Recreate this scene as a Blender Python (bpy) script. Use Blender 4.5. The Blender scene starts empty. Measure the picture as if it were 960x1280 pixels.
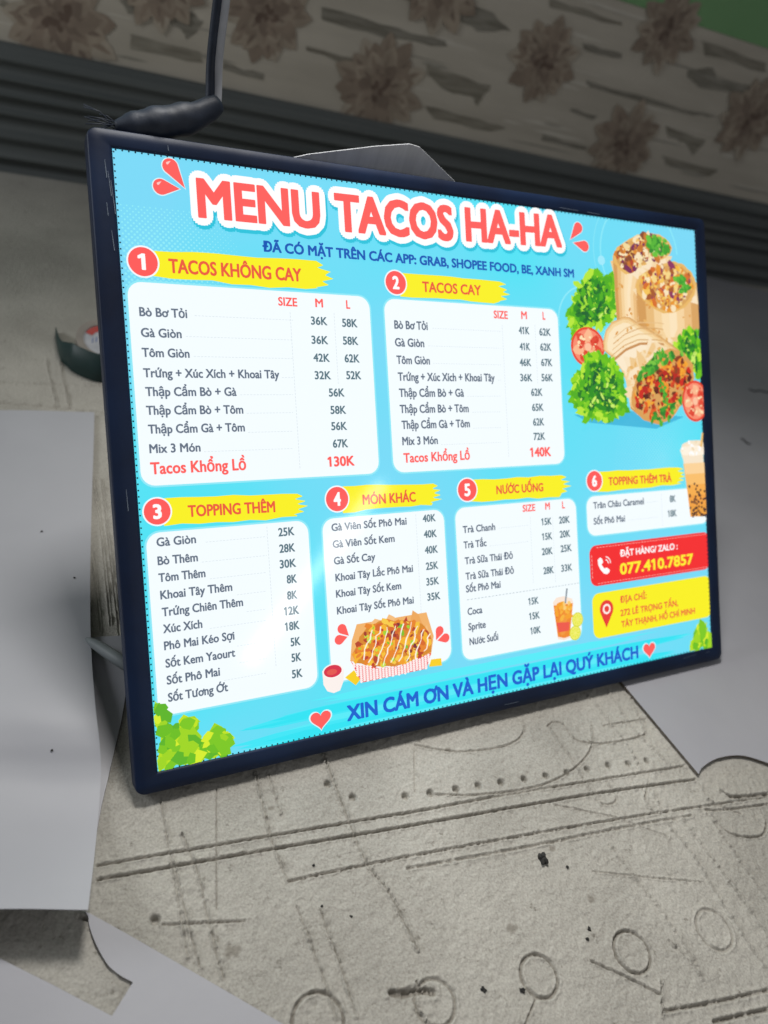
import bpy, bmesh, math, random
import numpy as np
from mathutils import Vector, Matrix

random.seed(7)
S = bpy.context.scene
COL = S.collection

# ------------------------------------------------------------------ camera
CAM_POS = (-0.103, -0.3575, 0.7077)
camd = bpy.data.cameras.new("camera")
cam = bpy.data.objects.new("camera", camd); COL.objects.link(cam)
S.camera = cam
camd.sensor_fit = 'VERTICAL'; camd.sensor_height = 36.0; camd.sensor_width = 27.0
camd.lens = 36.0 * 949.65 / 1280.0
camd.clip_start = 0.02; camd.clip_end = 60
cam.matrix_world = Matrix(((0.88490473, 0.07242646, -0.46010654, CAM_POS[0]),
                           (-0.38382788, 0.67299243, -0.63226366, CAM_POS[1]),
                           (0.2638556, 0.73609482, 0.62333349, CAM_POS[2]),
                           (0, 0, 0, 1)))
camd.dof.use_dof = True
camd.dof.focus_distance = 0.76
camd.dof.aperture_fstop = 3.6

# ------------------------------------------------------------------ light
W = bpy.data.worlds.new("World"); S.world = W; W.use_nodes = True
W.node_tree.nodes["Background"].inputs[0].default_value = (0.95, 0.96, 0.98, 1)
W.node_tree.nodes["Background"].inputs[1].default_value = 0.16
S.view_settings.view_transform = 'Standard'; S.view_settings.look = 'None'
S.view_settings.exposure = 0.0; S.view_settings.gamma = 1.0
S.render.engine = 'CYCLES'
S.cycles.max_bounces = 5; S.cycles.diffuse_bounces = 3; S.cycles.caustics_reflective = False
S.cycles.caustics_refractive = False

def area(name, loc, target, power, sx, sy, color):
    l = bpy.data.lights.new(name, 'AREA'); l.shape = 'RECTANGLE'; l.size = sx; l.size_y = sy
    l.energy = power; l.color = color
    o = bpy.data.objects.new(name, l); COL.objects.link(o); o.location = loc
    o.rotation_euler = (Vector(target) - Vector(loc)).to_track_quat('-Z', 'Y').to_euler()
    return o
area("window_light", (-1.7, 0.95, 1.05), (0.05, 0.0, 0.0), 15, 0.6, 0.6, (0.93, 0.97, 1.0))
l = area("overhead_fill", (0.22, 0.72, 1.60), (0.42, -0.18, 0.0), 6.2, 0.30, 0.30, (1.0, 0.975, 0.93)); l.data.spread = math.radians(84)  # unseen fill added overhead, narrowed to brighten the middle of the bench
t0, t1 = Vector((.5, -1.09, .72)), Vector((.98, -.90, 1.13))     # tube lamp behind the viewer, mirrored in the acrylic
tube = area("tube_light", (t0 + t1) / 2, (.18, .11, .13), 1.6, (t1 - t0).length, .035, (1, 1, 1))
ez = ((t0 + t1) / 2 - Vector((.18, .11, .13))).normalized(); ex = (t1 - t0).normalized(); ex = (ex - ez * ex.dot(ez)).normalized(); ey = ez.cross(ex)
tube.matrix_world = Matrix((ex, ey, ez)).transposed().to_4x4(); tube.location = (t0 + t1) / 2

# ------------------------------------------------------------------ helpers
def lin(h):
    h = h.lstrip('#'); o = []
    for i in (0, 2, 4):
        c = int(h[i:i + 2], 16) / 255
        o.append(c / 12.92 if c <= .04045 else ((c + .055) / 1.055) ** 2.4)
    return (*o, 1)

MATS = {}
def em(h):
    """printed film lit from behind: the ink colour glows under clear acrylic"""
    k = 'ink_' + h.lstrip('#')
    if k in MATS: return MATS[k]
    m = bpy.data.materials.new(k); m.use_nodes = True
    b = m.node_tree.nodes['Principled BSDF']
    b.inputs['Base Color'].default_value = (.02, .02, .02, 1)
    b.inputs['Roughness'].default_value = .085
    b.inputs['Specular IOR Level'].default_value = .22
    b.inputs['Emission Color'].default_value = lin(h)
    b.inputs['Emission Strength'].default_value = 1.0
    if h == '#f2fafd': b.inputs['Emission Strength'].default_value = 1.02    # bare white film passes most of the backlight
    MATS[k] = m
    return m

def mat(name, c1, c2=None, scale=8, rough=.6, bump=0, bscale=200, spec=.3, detail=6, metal=0, stretch=(1, 1, 1), lo=.35, hi=.65):
    m = bpy.data.materials.new(name); m.use_nodes = True
    nt = m.node_tree; b = nt.nodes['Principled BSDF']
    b.inputs['Roughness'].default_value = rough
    b.inputs['Specular IOR Level'].default_value = spec
    b.inputs['Metallic'].default_value = metal
    tc = nt.nodes.new('ShaderNodeTexCoord'); mp = nt.nodes.new('ShaderNodeMapping')
    mp.inputs['Scale'].default_value = stretch
    nt.links.new(tc.outputs['Object'], mp.inputs['Vector'])
    if c2 is None:
        b.inputs['Base Color'].default_value = (*c1, 1)
    else:
        n = nt.nodes.new('ShaderNodeTexNoise'); n.inputs['Scale'].default_value = scale; n.inputs['Detail'].default_value = detail
        nt.links.new(mp.outputs[0], n.inputs['Vector'])
        r = nt.nodes.new('ShaderNodeValToRGB')
        r.color_ramp.elements[0].position = lo; r.color_ramp.elements[1].position = hi
        r.color_ramp.elements[0].color = (*c1, 1); r.color_ramp.elements[1].color = (*c2, 1)
        nt.links.new(n.outputs['Fac'], r.inputs[0]); nt.links.new(r.outputs[0], b.inputs['Base Color'])
    if bump:
        n2 = nt.nodes.new('ShaderNodeTexNoise'); n2.inputs['Scale'].default_value = bscale; n2.inputs['Detail'].default_value = 5
        nt.links.new(mp.outputs[0], n2.inputs['Vector'])
        bp = nt.nodes.new('ShaderNodeBump'); bp.inputs['Strength'].default_value = bump; bp.inputs['Distance'].default_value = .002
        nt.links.new(n2.outputs['Fac'], bp.inputs['Height']); nt.links.new(bp.outputs[0], b.inputs['Normal'])
    return m

def tag(o, label=None, cat=None, group=None, kind=None):
    if label: o['label'] = label
    if cat: o['category'] = cat
    if group: o['group'] = group
    if kind: o['kind'] = kind
    return o

def empty(name, loc=(0, 0, 0), rot=(0, 0, 0)):
    o = bpy.data.objects.new(name, None); COL.objects.link(o)
    o.location = loc; o.rotation_euler = rot; o.empty_display_size = .05
    return o

def link(name, me, parent=None, loc=(0, 0, 0)):
    o = bpy.data.objects.new(name, me); COL.objects.link(o); o.location = loc
    if parent: o.parent = parent
    return o

def from_bm(name, bm, mats, parent=None, smooth=False, loc=(0, 0, 0)):
    me = bpy.data.meshes.new(name); bm.normal_update(); bm.to_mesh(me); bm.free()
    for m in (mats if isinstance(mats, (list, tuple)) else [mats]): me.materials.append(m)
    if smooth:
        for p in me.polygons: p.use_smooth = True
    return link(name, me, parent, loc)

def tube_bm(bm, pts, rads, seg=14, lump=0.0, squash=None):
    pts = [Vector(p) for p in pts]; rings = []
    up = Vector((0, 0, 1))
    prev = None
    for i, p in enumerate(pts):
        t = (pts[min(i + 1, len(pts) - 1)] - pts[max(i - 1, 0)]).normalized()
        if prev is None:
            a = t.orthogonal().normalized()
        else:
            a = (prev - t * prev.dot(t)).normalized()
        prev = a; b = t.cross(a)
        r = rads[i] if isinstance(rads, (list, tuple)) else rads
        ring = []
        for k in range(seg):
            th = 2 * math.pi * k / seg
            rr = r * (1 + lump * (random.random() - .5))
            ring.append(bm.verts.new(p + (a * math.cos(th) + b * math.sin(th)) * rr))
        rings.append(ring)
    for i in range(len(rings) - 1):
        for k in range(seg):
            bm.faces.new((rings[i][k], rings[i][(k + 1) % seg], rings[i + 1][(k + 1) % seg], rings[i + 1][k]))
    bm.faces.new(rings[0][::-1]); bm.faces.new(rings[-1])

def smooth_path(pts, n=6):
    """Catmull-Rom through points (any dimension)"""
    P = [np.array(p, float) for p in pts]; P = [2 * P[0] - P[1]] + P + [2 * P[-1] - P[-2]]; out = []
    for i in range(1, len(P) - 2):
        for k in range(n):
            t = k / n
            out.append(.5 * ((2 * P[i]) + (-P[i - 1] + P[i + 1]) * t + (2 * P[i - 1] - 5 * P[i] + 4 * P[i + 1] - P[i + 2]) * t * t
                             + (-P[i - 1] + 3 * P[i] - 3 * P[i + 1] + P[i + 2]) * t ** 3))
    out.append(P[-2]); return out

def slab_bm(bm, pts, z0, z1):
    lo = [bm.verts.new((x, y, z0)) for x, y in pts]; hi = [bm.verts.new((x, y, z1)) for x, y in pts]
    n = len(pts)
    bm.faces.new(hi); bm.faces.new(lo[::-1])
    for i in range(n): bm.faces.new((lo[i], lo[(i + 1) % n], hi[(i + 1) % n], hi[i]))
    bmesh.ops.recalc_face_normals(bm, faces=bm.faces)

def inside(p, poly):
    x, y = p; c = False; j = len(poly) - 1
    for i in range(len(poly)):
        xi, yi = poly[i]; xj, yj = poly[j]
        if (yi > y) != (yj > y) and x < (xj - xi) * (y - yi) / (yj - yi) + xi: c = not c
        j = i
    return c

# ------------------------------------------------------------------ data measured for this scene (metres)
TX = {'title': [('MENU',0.0746,0.0546,0.1275,0.038,'red',3,-0.0011),('TACOS',0.2188,0.0535,0.1465,0.0398,'red',3,-0.0025),('HA-HA',0.3817,0.0494,0.1415,0.039,'red',3,-0.0051)],'subtitle': [('ĐÃ CÓ MẶT TRÊN CÁC APP: GRAB, SHOPEE FOOD, BE, XANH SM',0.1371,0.0814,0.4031,0.0105,'navy',2,-0.0018)],'dish1': [('Bò Bơ Tỏi',0.0133,0.1509,0.0443,0.0086,'gray',1,0.0),('Gà Giòn',0.0134,0.17,0.0376,0.0086,'gray',1,0.0),('Tôm Giòn',0.013,0.1884,0.0442,0.0086,'gray',1,0.0),('Trứng + Xúc Xích + Khoai Tây',0.0129,0.2073,0.1333,0.0087,'gray',1,0.0),('Thập Cẩm Bò + Gà',0.0136,0.2247,0.0871,0.0087,'gray',1,0.0),('Thập Cẩm Bò + Tôm',0.0131,0.2421,0.0932,0.0087,'gray',1,0.0),('Thập Cẩm Gà + Tôm',0.0136,0.2596,0.0931,0.0087,'gray',1,0.0),('Mix 3 Món',0.0135,0.2778,0.048,0.0087,'gray',1,0.0),('Tacos Khổng Lồ',0.0131,0.2976,0.0924,0.0116,'red',1,0.0)],'price1': [('SIZE',0.1499,0.1341,0.0206,0.0088,'red',1,0.0),('M',0.1902,0.1336,0.0088,0.009,'red',1,0.0),('L',0.2253,0.1335,0.0047,0.0092,'red',1,0.0),('36K',0.1841,0.1518,0.0185,0.0086,'slate',1,0.0),('58K',0.2193,0.1526,0.018,0.0088,'slate',1,0.0),('36K',0.1834,0.1714,0.0188,0.0086,'slate',1,0.0),('58K',0.219,0.1712,0.018,0.0088,'slate',1,0.0),('42K',0.1843,0.1896,0.0185,0.0086,'slate',1,0.0),('62K',0.2197,0.1897,0.0176,0.0088,'slate',1,0.0),('32K',0.1845,0.2077,0.0185,0.0086,'slate',1,0.0),('52K',0.2204,0.2074,0.0177,0.0088,'slate',1,0.0),('56K',0.1992,0.2256,0.0181,0.0087,'slate',1,0.0),('58K',0.1998,0.2437,0.0181,0.0087,'slate',1,0.0),('56K',0.1996,0.2606,0.0182,0.0087,'slate',1,0.0),('67K',0.2002,0.2789,0.0176,0.0088,'slate',1,0.0),('130K',0.1931,0.2985,0.0311,0.0107,'red',2,0.0)],'dish2': [('Bò Bơ Tỏi',0.2817,0.1522,0.0425,0.0094,'gray',1,0.0),('Gà Giòn',0.2812,0.1713,0.0373,0.0094,'gray',1,0.0),('Tôm Giòn',0.282,0.1903,0.0425,0.0094,'gray',1,0.0),('Trứng + Xúc Xích + Khoai Tây',0.2825,0.2086,0.1293,0.0094,'gray',1,0.0),('Thập Cẩm Bò + Gà',0.2827,0.2262,0.085,0.0094,'gray',1,0.0),('Thập Cẩm Bò + Tôm',0.2825,0.2439,0.0905,0.0094,'gray',1,0.0),('Thập Cẩm Gà + Tôm',0.2836,0.2612,0.0899,0.0094,'gray',1,0.0),('Mix 3 Món',0.2833,0.279,0.0458,0.0094,'gray',1,0.0),('Tacos Khổng Lồ',0.2836,0.2982,0.0875,0.0108,'red',1,0.0)],'price2': [('SIZE',0.4149,0.135,0.0205,0.0093,'red',1,0.0),('M',0.455,0.1341,0.0087,0.0095,'red',1,0.0),('L',0.4873,0.1335,0.0044,0.0096,'red',1,0.0),('41K',0.4502,0.152,0.016,0.009,'slate',1,0.0),('62K',0.4811,0.1527,0.0178,0.0091,'slate',1,0.0),('41K',0.4503,0.1711,0.0158,0.009,'slate',1,0.0),('62K',0.4814,0.1708,0.0173,0.0092,'slate',1,0.0),('46K',0.4491,0.1899,0.0176,0.009,'slate',1,0.0),('67K',0.4816,0.1895,0.0175,0.0092,'slate',1,0.0),('36K',0.4489,0.208,0.0182,0.009,'slate',1,0.0),('56K',0.481,0.2078,0.0177,0.0092,'slate',1,0.0),('62K',0.464,0.2254,0.0176,0.0091,'slate',1,0.0),('65K',0.4644,0.2436,0.0176,0.0091,'slate',1,0.0),('62K',0.4648,0.2612,0.0171,0.0091,'slate',1,0.0),('72K',0.4644,0.2786,0.0179,0.0091,'slate',1,0.0),('140K',0.458,0.2987,0.0323,0.0115,'red',2,0.0)],'dish3': [('Gà Giòn',0.0138,0.3653,0.0372,0.0085,'gray',1,0.0),('Bò Thêm',0.0136,0.3829,0.038,0.0085,'gray',1,0.0),('Tôm Thêm',0.0133,0.3989,0.0445,0.0085,'gray',1,0.0),('Khoai Tây Thêm',0.0138,0.4153,0.0694,0.0085,'gray',1,0.0),('Trứng Chiên Thêm',0.0141,0.4316,0.0789,0.0085,'gray',1,0.0),('Xúc Xích',0.0141,0.4475,0.0373,0.0085,'gray',1,0.0),('Phô Mai Kéo Sợi',0.0139,0.4636,0.0682,0.0085,'gray',1,0.0),('Sốt Kem Yaourt',0.014,0.4804,0.0677,0.0085,'gray',1,0.0),('Sốt Phô Mai',0.014,0.4966,0.0513,0.0086,'gray',1,0.0),('Sốt Tương Ớt',0.0141,0.5131,0.0581,0.0086,'gray',1,0.0)],'price3': [('25K',0.1341,0.3663,0.0174,0.0087,'slate',1,0.0),('28K',0.1341,0.383,0.0171,0.0087,'slate',1,0.0),('30K',0.1334,0.3988,0.0178,0.0087,'slate',1,0.0),('8K',0.1399,0.415,0.0111,0.0088,'slate',1,0.0),('8K',0.1392,0.4315,0.0112,0.0088,'slate',1,0.0),('12K',0.1349,0.4472,0.0162,0.0088,'slate',1,0.0),('18K',0.1347,0.4629,0.0158,0.0088,'slate',1,0.0),('5K',0.1396,0.4795,0.0109,0.0088,'slate',1,0.0),('5K',0.1394,0.4957,0.0109,0.0088,'slate',1,0.0),('5K',0.1388,0.5125,0.0117,0.0088,'slate',1,0.0)],'dish4': [('Gà Viên Sốt Phô Mai',0.1927,0.366,0.0904,0.0082,'gray',1,0.0),('Gà Viên Sốt Kem',0.193,0.3837,0.0739,0.0082,'gray',1,0.0),('Gà Sốt Cay',0.1931,0.4012,0.049,0.0082,'gray',1,0.0),('Khoai Tây Lắc Phô Mai',0.1937,0.4189,0.094,0.0082,'gray',1,0.0),('Khoai Tây Sốt Kem',0.1932,0.4361,0.0785,0.0082,'gray',1,0.0),('Khoai Tây Sốt Phô Mai',0.1931,0.4539,0.0933,0.0082,'gray',1,0.0)],'price4': [('40K',0.3035,0.3653,0.0171,0.0085,'slate',1,0.0),('40K',0.3038,0.383,0.0171,0.0086,'slate',1,0.0),('40K',0.3039,0.4008,0.0173,0.0086,'slate',1,0.0),('25K',0.3043,0.4189,0.0161,0.0086,'slate',1,0.0),('35K',0.3036,0.4364,0.0167,0.0086,'slate',1,0.0),('35K',0.3038,0.4535,0.0172,0.0086,'slate',1,0.0)],'dish5': [('Trà Chanh',0.3558,0.382,0.0456,0.0084,'gray',1,0.0),('Trà Tắc',0.3557,0.3997,0.0321,0.0084,'gray',1,0.0),('Trà Sữa Thái Đỏ',0.3562,0.4181,0.0685,0.0084,'gray',1,0.0),('Trà Sữa Thái Đỏ',0.3561,0.436,0.069,0.0085,'gray',1,0.0),('Sốt Phô Mai',0.3557,0.4505,0.0491,0.0085,'gray',1,0.0),('Coca',0.3562,0.4769,0.0208,0.0085,'gray',1,0.0),('Sprite',0.3562,0.4946,0.0245,0.0085,'gray',1,0.0),('Nước Suối',0.3566,0.5119,0.0409,0.0085,'gray',1,0.0)],'price5': [('SIZE',0.4425,0.3638,0.0193,0.0086,'red',1,0.0),('M',0.4769,0.3636,0.0075,0.0088,'red',1,0.0),('L',0.5033,0.364,0.0045,0.0089,'red',1,0.0),('15K',0.4699,0.3822,0.0158,0.0087,'slate',1,0.0),('20K',0.4973,0.3824,0.0172,0.0089,'slate',1,0.0),('15K',0.4697,0.4003,0.0159,0.0087,'slate',1,0.0),('20K',0.4975,0.3999,0.0167,0.0089,'slate',1,0.0),('20K',0.4683,0.4186,0.0169,0.0088,'slate',1,0.0),('25K',0.4976,0.4178,0.0179,0.0089,'slate',1,0.0),('28K',0.4692,0.442,0.0163,0.0088,'slate',1,0.0),('33K',0.4971,0.4421,0.0177,0.0089,'slate',1,0.0),('15K',0.4441,0.4765,0.0156,0.0087,'slate',1,0.0),('15K',0.4442,0.4946,0.0161,0.0087,'slate',1,0.0),('10K',0.4449,0.5125,0.016,0.0087,'slate',1,0.0)],'dish6': [('Trân Châu Caramel',0.5538,0.368,0.0881,0.0087,'gray',1,0.0),('Sốt Phô Mai',0.5533,0.3881,0.0539,0.0087,'gray',1,0.0)],'price6': [('8K',0.6898,0.3687,0.0113,0.0093,'slate',1,0.0),('18K',0.6851,0.3883,0.0167,0.0093,'slate',1,0.0)],'head1': [('TACOS KHÔNG CAY',0.0432,0.1091,0.1338,0.0135,'hred',1,-0.0005)],'head2': [('TACOS CAY',0.3199,0.1102,0.079,0.0117,'hred',1,-0.0006)],'head3': [('TOPPING THÊM',0.0451,0.3398,0.0876,0.0114,'hred',1,0.0016)],'head4': [('MÓN KHÁC',0.2308,0.3408,0.0656,0.0111,'hred',1,0.0009)],'head5': [('NƯỚC UỐNG',0.4056,0.3402,0.0699,0.0103,'hred',1,0.0007)],'head6': [('TOPPING THÊM TRÀ',0.5812,0.3399,0.1138,0.0107,'hred',1,0.0015)],'phone': [('ĐẶT HÀNG/ ZALO :',0.5956,0.4331,0.1053,0.0087,'white',1,0.0),('077.410.7857',0.5942,0.4564,0.1359,0.0148,'ytext',3,0.0)],'addr': [('ĐỊA CHỈ:',0.592,0.4929,0.0476,0.0085,'hred',1,0.0),('272 LÊ TRỌNG TẤN,',0.5916,0.5102,0.1057,0.0085,'hred',1,0.0),('TÂY THẠNH, HỒ CHÍ MINH',0.5921,0.5251,0.1371,0.0085,'hred',1,0.0)],'thanks': [('XIN CÁM ƠN VÀ HẸN GẶP LẠI QUÝ KHÁCH',0.1972,0.5688,0.4228,0.017,'blue2',2,0.0007)]}
BD = {1: (0.0201,0.1005,0.0138),2: (0.2868,0.1022,0.013),3: (0.0167,0.3324,0.0127),4: (0.2014,0.3326,0.0132),5: (0.3651,0.3326,0.0132),6: (0.5579,0.3327,0.013)}
PL = {'brush1': [(0.0263,0.089),(0.1945,0.086),(0.2088,0.1005),(0.1809,0.1166),(0.026,0.1133)],'brush2': [(0.2932,0.0911),(0.4261,0.0917),(0.4348,0.1014),(0.4165,0.1173),(0.2916,0.1154)],'brush3': [(0.024,0.3197),(0.1572,0.3242),(0.1625,0.3362),(0.1556,0.3477),(0.0221,0.346)],'brush4': [(0.2088,0.3191),(0.32,0.3228),(0.3251,0.3328),(0.3163,0.3462),(0.2069,0.3468)],'brush5': [(0.3707,0.3217),(0.5046,0.3225),(0.5141,0.3342),(0.4999,0.3482),(0.369,0.3474)],'brush6': [(0.5621,0.3211),(0.7093,0.3224),(0.7179,0.3312),(0.7148,0.3447),(0.5605,0.3474)],'card1': [(0.0056,0.1191),(0.2532,0.1194),(0.2532,0.3086),(0.0029,0.3075)],'card2': [(0.2715,0.1209),(0.511,0.119),(0.5118,0.3093),(0.2704,0.3077)],'card3': [(0.006,0.3518),(0.1676,0.3523),(0.1662,0.5258),(0.0032,0.5248)],'card4': [(0.1845,0.3527),(0.3318,0.3522),(0.3318,0.5251),(0.1811,0.5243)],'card5': [(0.3479,0.3522),(0.5258,0.3528),(0.5258,0.532),(0.346,0.5256)],'card6': [(0.5429,0.3516),(0.7649,0.3525),(0.7636,0.4038),(0.5439,0.4002)],'phonebox': [(0.5439,0.4133),(0.7629,0.4155),(0.7636,0.4673),(0.5448,0.4657)],'addrbox': [(0.5452,0.4739),(0.7632,0.4773),(0.7624,0.5354),(0.5451,0.5318)],'heart1': [(0.1674,0.5603),(0.1558,0.558),(0.1668,0.5703)],'heart2': [(0.6401,0.5611),(0.6293,0.5594),(0.6395,0.5714)],'drops': [(0.0513,0.0095),(0.0639,0.0284),(0.0414,0.0296),(0.059,0.0296),(0.5505,0.0174),(0.5366,0.0334),(0.5596,0.0392),(0.5412,0.0364),(0.1977,0.4696),(0.2053,0.4782),(0.1937,0.4807),(0.2036,0.4789),(0.3175,0.489),(0.3121,0.4991),(0.3248,0.4983),(0.3137,0.4998)],'wrapA_body': [(0.6058,0.0508),(0.6069,0.0888),(0.6079,0.1294),(0.6497,0.1354),(0.6813,0.0946),(0.7126,0.0396),(0.6628,0.0385)],'wrapA_top': [(0.6059,0.0483),(0.6135,0.0363),(0.6315,0.0258),(0.6497,0.0177),(0.6716,0.0125),(0.6899,0.0126),(0.7063,0.019),(0.7137,0.0276),(0.7089,0.0372),(0.6954,0.045),(0.6729,0.0507),(0.6527,0.0574),(0.6397,0.0661),(0.6272,0.0691),(0.6153,0.0641),(0.6072,0.0558)],'wrapB_body': [(0.6439,0.0839),(0.6451,0.1122),(0.646,0.1381),(0.6743,0.1502),(0.7074,0.1585),(0.7312,0.1456),(0.7593,0.1337),(0.7592,0.101),(0.7576,0.0739)],'wrapB_top': [(0.6429,0.0826),(0.6501,0.0705),(0.6687,0.0601),(0.6913,0.0519),(0.7141,0.0461),(0.733,0.0487),(0.7498,0.0595),(0.7573,0.0726),(0.7542,0.085),(0.7437,0.0978),(0.7295,0.108),(0.71,0.1151),(0.6911,0.116),(0.673,0.1108),(0.6554,0.1013),(0.6452,0.0915)],'wrapC_body': [(0.6186,0.1243),(0.5974,0.1324),(0.5865,0.143),(0.5815,0.1583),(0.5816,0.1684),(0.598,0.1781),(0.6093,0.1907),(0.6172,0.2048),(0.6213,0.2241),(0.6237,0.2423),(0.6357,0.2502),(0.659,0.2215),(0.6908,0.1842),(0.7222,0.1675),(0.6964,0.1535),(0.6711,0.1424),(0.6463,0.1329),(0.6291,0.1246)],'wrapC_mid': [(0.598,0.1781),(0.6196,0.1648),(0.6449,0.1564),(0.6777,0.1554),(0.6887,0.1564),(0.6624,0.1663),(0.6365,0.1773),(0.6179,0.1932),(0.6126,0.1932)],'wrapC_lip': [(0.6173,0.2022),(0.6252,0.1879),(0.6441,0.1694),(0.6775,0.1575),(0.7073,0.1612),(0.6769,0.1686),(0.6464,0.1902),(0.6309,0.2111),(0.624,0.2371)],'wrapC_top': [(0.6253,0.2267),(0.6349,0.2033),(0.654,0.1848),(0.6769,0.1686),(0.6996,0.1627),(0.726,0.1674),(0.7426,0.1833),(0.7442,0.2024),(0.7307,0.2188),(0.718,0.2377),(0.6978,0.2564),(0.6749,0.264),(0.6459,0.2582),(0.6322,0.2476),(0.6258,0.2371)],'let1': [(0.5237,0.1233),(0.5391,0.1078),(0.5418,0.0904),(0.5569,0.082),(0.5662,0.0652),(0.5811,0.0666),(0.5907,0.0747),(0.6081,0.0697),(0.6097,0.0988),(0.6082,0.1243),(0.5904,0.1352),(0.5698,0.1411),(0.5497,0.1468),(0.5294,0.1599),(0.5336,0.1449)],'let2': [(0.5531,0.1703),(0.578,0.171),(0.5946,0.1782),(0.6076,0.1907),(0.6153,0.2061),(0.616,0.2241),(0.619,0.2448),(0.6038,0.2524),(0.5862,0.2585),(0.566,0.2569),(0.5462,0.2553),(0.5371,0.2439),(0.52,0.2339),(0.5259,0.2166),(0.5319,0.1968),(0.5454,0.1892)],'let3': [(0.7077,0.1545),(0.7193,0.1501),(0.7318,0.1348),(0.7473,0.1369),(0.7584,0.1343),(0.7581,0.1666),(0.757,0.1995),(0.7493,0.2023),(0.7427,0.1806),(0.726,0.1674),(0.707,0.1652)],'tom1': [(0.5568,0.1645),(0.5291,0.1653),(0.5583,0.1395)],'tom2': [(0.7436,0.2333),(0.7183,0.2331),(0.7452,0.2051)],'cilB': [(0.7127,0.0688),(0.7359,0.0645),(0.7269,0.0866),(0.7467,0.08)],'shade': [(0.5303,0.2488),(0.6218,0.2448),(0.7248,0.2541),(0.6709,0.2692),(0.5559,0.2592)],'cup': [(0.7135,0.2997),(0.7184,0.291),(0.7332,0.2868),(0.7517,0.2868),(0.759,0.2896),(0.7598,0.3026),(0.758,0.3078),(0.7616,0.3888),(0.753,0.3926),(0.7363,0.3914),(0.7274,0.3863),(0.7189,0.314)],'cupTea': [(0.7186,0.3178),(0.7596,0.3195),(0.7619,0.3888),(0.7538,0.3924),(0.7367,0.3911),(0.7281,0.3864)],'cupRim': [(0.7135,0.2997),(0.7182,0.2948),(0.7365,0.2936),(0.7595,0.2954),(0.7596,0.3065),(0.7356,0.3082),(0.7175,0.3057)],'straw6': [(0.7568,0.2766),(0.7613,0.2767),(0.7568,0.2961),(0.7519,0.2959)],'tray_back': [(0.215,0.4672),(0.3016,0.4659),(0.3093,0.494),(0.3043,0.5151),(0.2371,0.5164),(0.2049,0.5051),(0.2081,0.4839)],'tray_band': [(0.205,0.5041),(0.2079,0.5085),(0.237,0.5179),(0.264,0.5205),(0.3045,0.512),(0.2974,0.5289),(0.2163,0.5304)],'tray_food': [(0.2149,0.4849),(0.2268,0.4708),(0.247,0.4677),(0.2765,0.4718),(0.2949,0.4774),(0.3058,0.4924),(0.3051,0.5111),(0.2827,0.5182),(0.2549,0.5193),(0.2304,0.5156),(0.2123,0.5083),(0.2087,0.4978)],'chipL': [(0.1978,0.5216),(0.2086,0.5155),(0.2156,0.5267),(0.2096,0.532)],'chipR': [(0.304,0.5196),(0.3173,0.5203),(0.318,0.5288),(0.3011,0.5275)],'pot': [(0.1723,0.5104),(0.1727,0.525),(0.1766,0.5325),(0.1837,0.5357),(0.1912,0.5342),(0.1957,0.5251),(0.1969,0.5126)],'potTop': [(0.1842,0.5124),(0.1723,0.5104),(0.1848,0.5043)],'glass': [(0.4815,0.4778),(0.4872,0.4727),(0.4984,0.4722),(0.5119,0.4768),(0.5136,0.4829),(0.5052,0.525),(0.4963,0.527),(0.4865,0.5241)],'tea': [(0.4823,0.4818),(0.5128,0.4828),(0.5055,0.5231),(0.4964,0.5243),(0.4867,0.5212)],'teaIce': [(0.483,0.4819),(0.4895,0.4769),(0.5068,0.4791),(0.5122,0.4847),(0.5077,0.5047),(0.4953,0.503),(0.4854,0.5026)],'teaRed': [(0.4853,0.5035),(0.5064,0.5055),(0.5045,0.516),(0.4882,0.516)],'straw5': [(0.5032,0.4634),(0.506,0.4633),(0.5021,0.4814),(0.4996,0.4815)],'lemon1': [(0.5191,0.5043),(0.5106,0.5031),(0.5197,0.4951)],'lemon2': [(0.5143,0.5204),(0.5058,0.5192),(0.5149,0.5112)],'leafL': [(0.0023,0.5101),(0.0072,0.5158),(0.0111,0.5261),(0.0118,0.5395),(0.0214,0.5359),(0.0353,0.5346),(0.0349,0.5479),(0.0382,0.5555),(0.0459,0.5571),(0.0538,0.5489),(0.0634,0.5527),(0.0715,0.5526),(0.0727,0.5634),(0.0661,0.5682),(0.0695,0.5732),(0.0349,0.5749),(0.0018,0.5762)],'leafR': [(0.7163,0.5749),(0.7209,0.5594),(0.7286,0.5553),(0.7352,0.5379),(0.752,0.5403),(0.7536,0.5577),(0.7641,0.5606),(0.7659,0.5768)],'swash1': [(0.0955,0.5658),(0.1321,0.5512),(0.2141,0.5475),(0.3693,0.551),(0.6252,0.5421),(0.7181,0.5526),(0.7064,0.5664),(0.623,0.5791),(0.3234,0.58),(0.1653,0.5832)],'dash5': [(0.3568,0.4586),(0.523,0.4611)],'phoneicon': [(0.5689,0.4412),(0.5696,0.4305)],'pin': [(0.5683,0.4974),(0.5565,0.4958),(0.5668,0.5215)],'half1': [(0.0031,0.0541),(0.0657,0.1)],'half2': [(0.5158,0.1237),(0.5442,0.1817)],'half3': [(0.5988,0.278),(0.7119,0.3407)],'arcs': [(0.6554,0.0422),(0.5574,0.0325),(0.544,0.1223)]}
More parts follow.
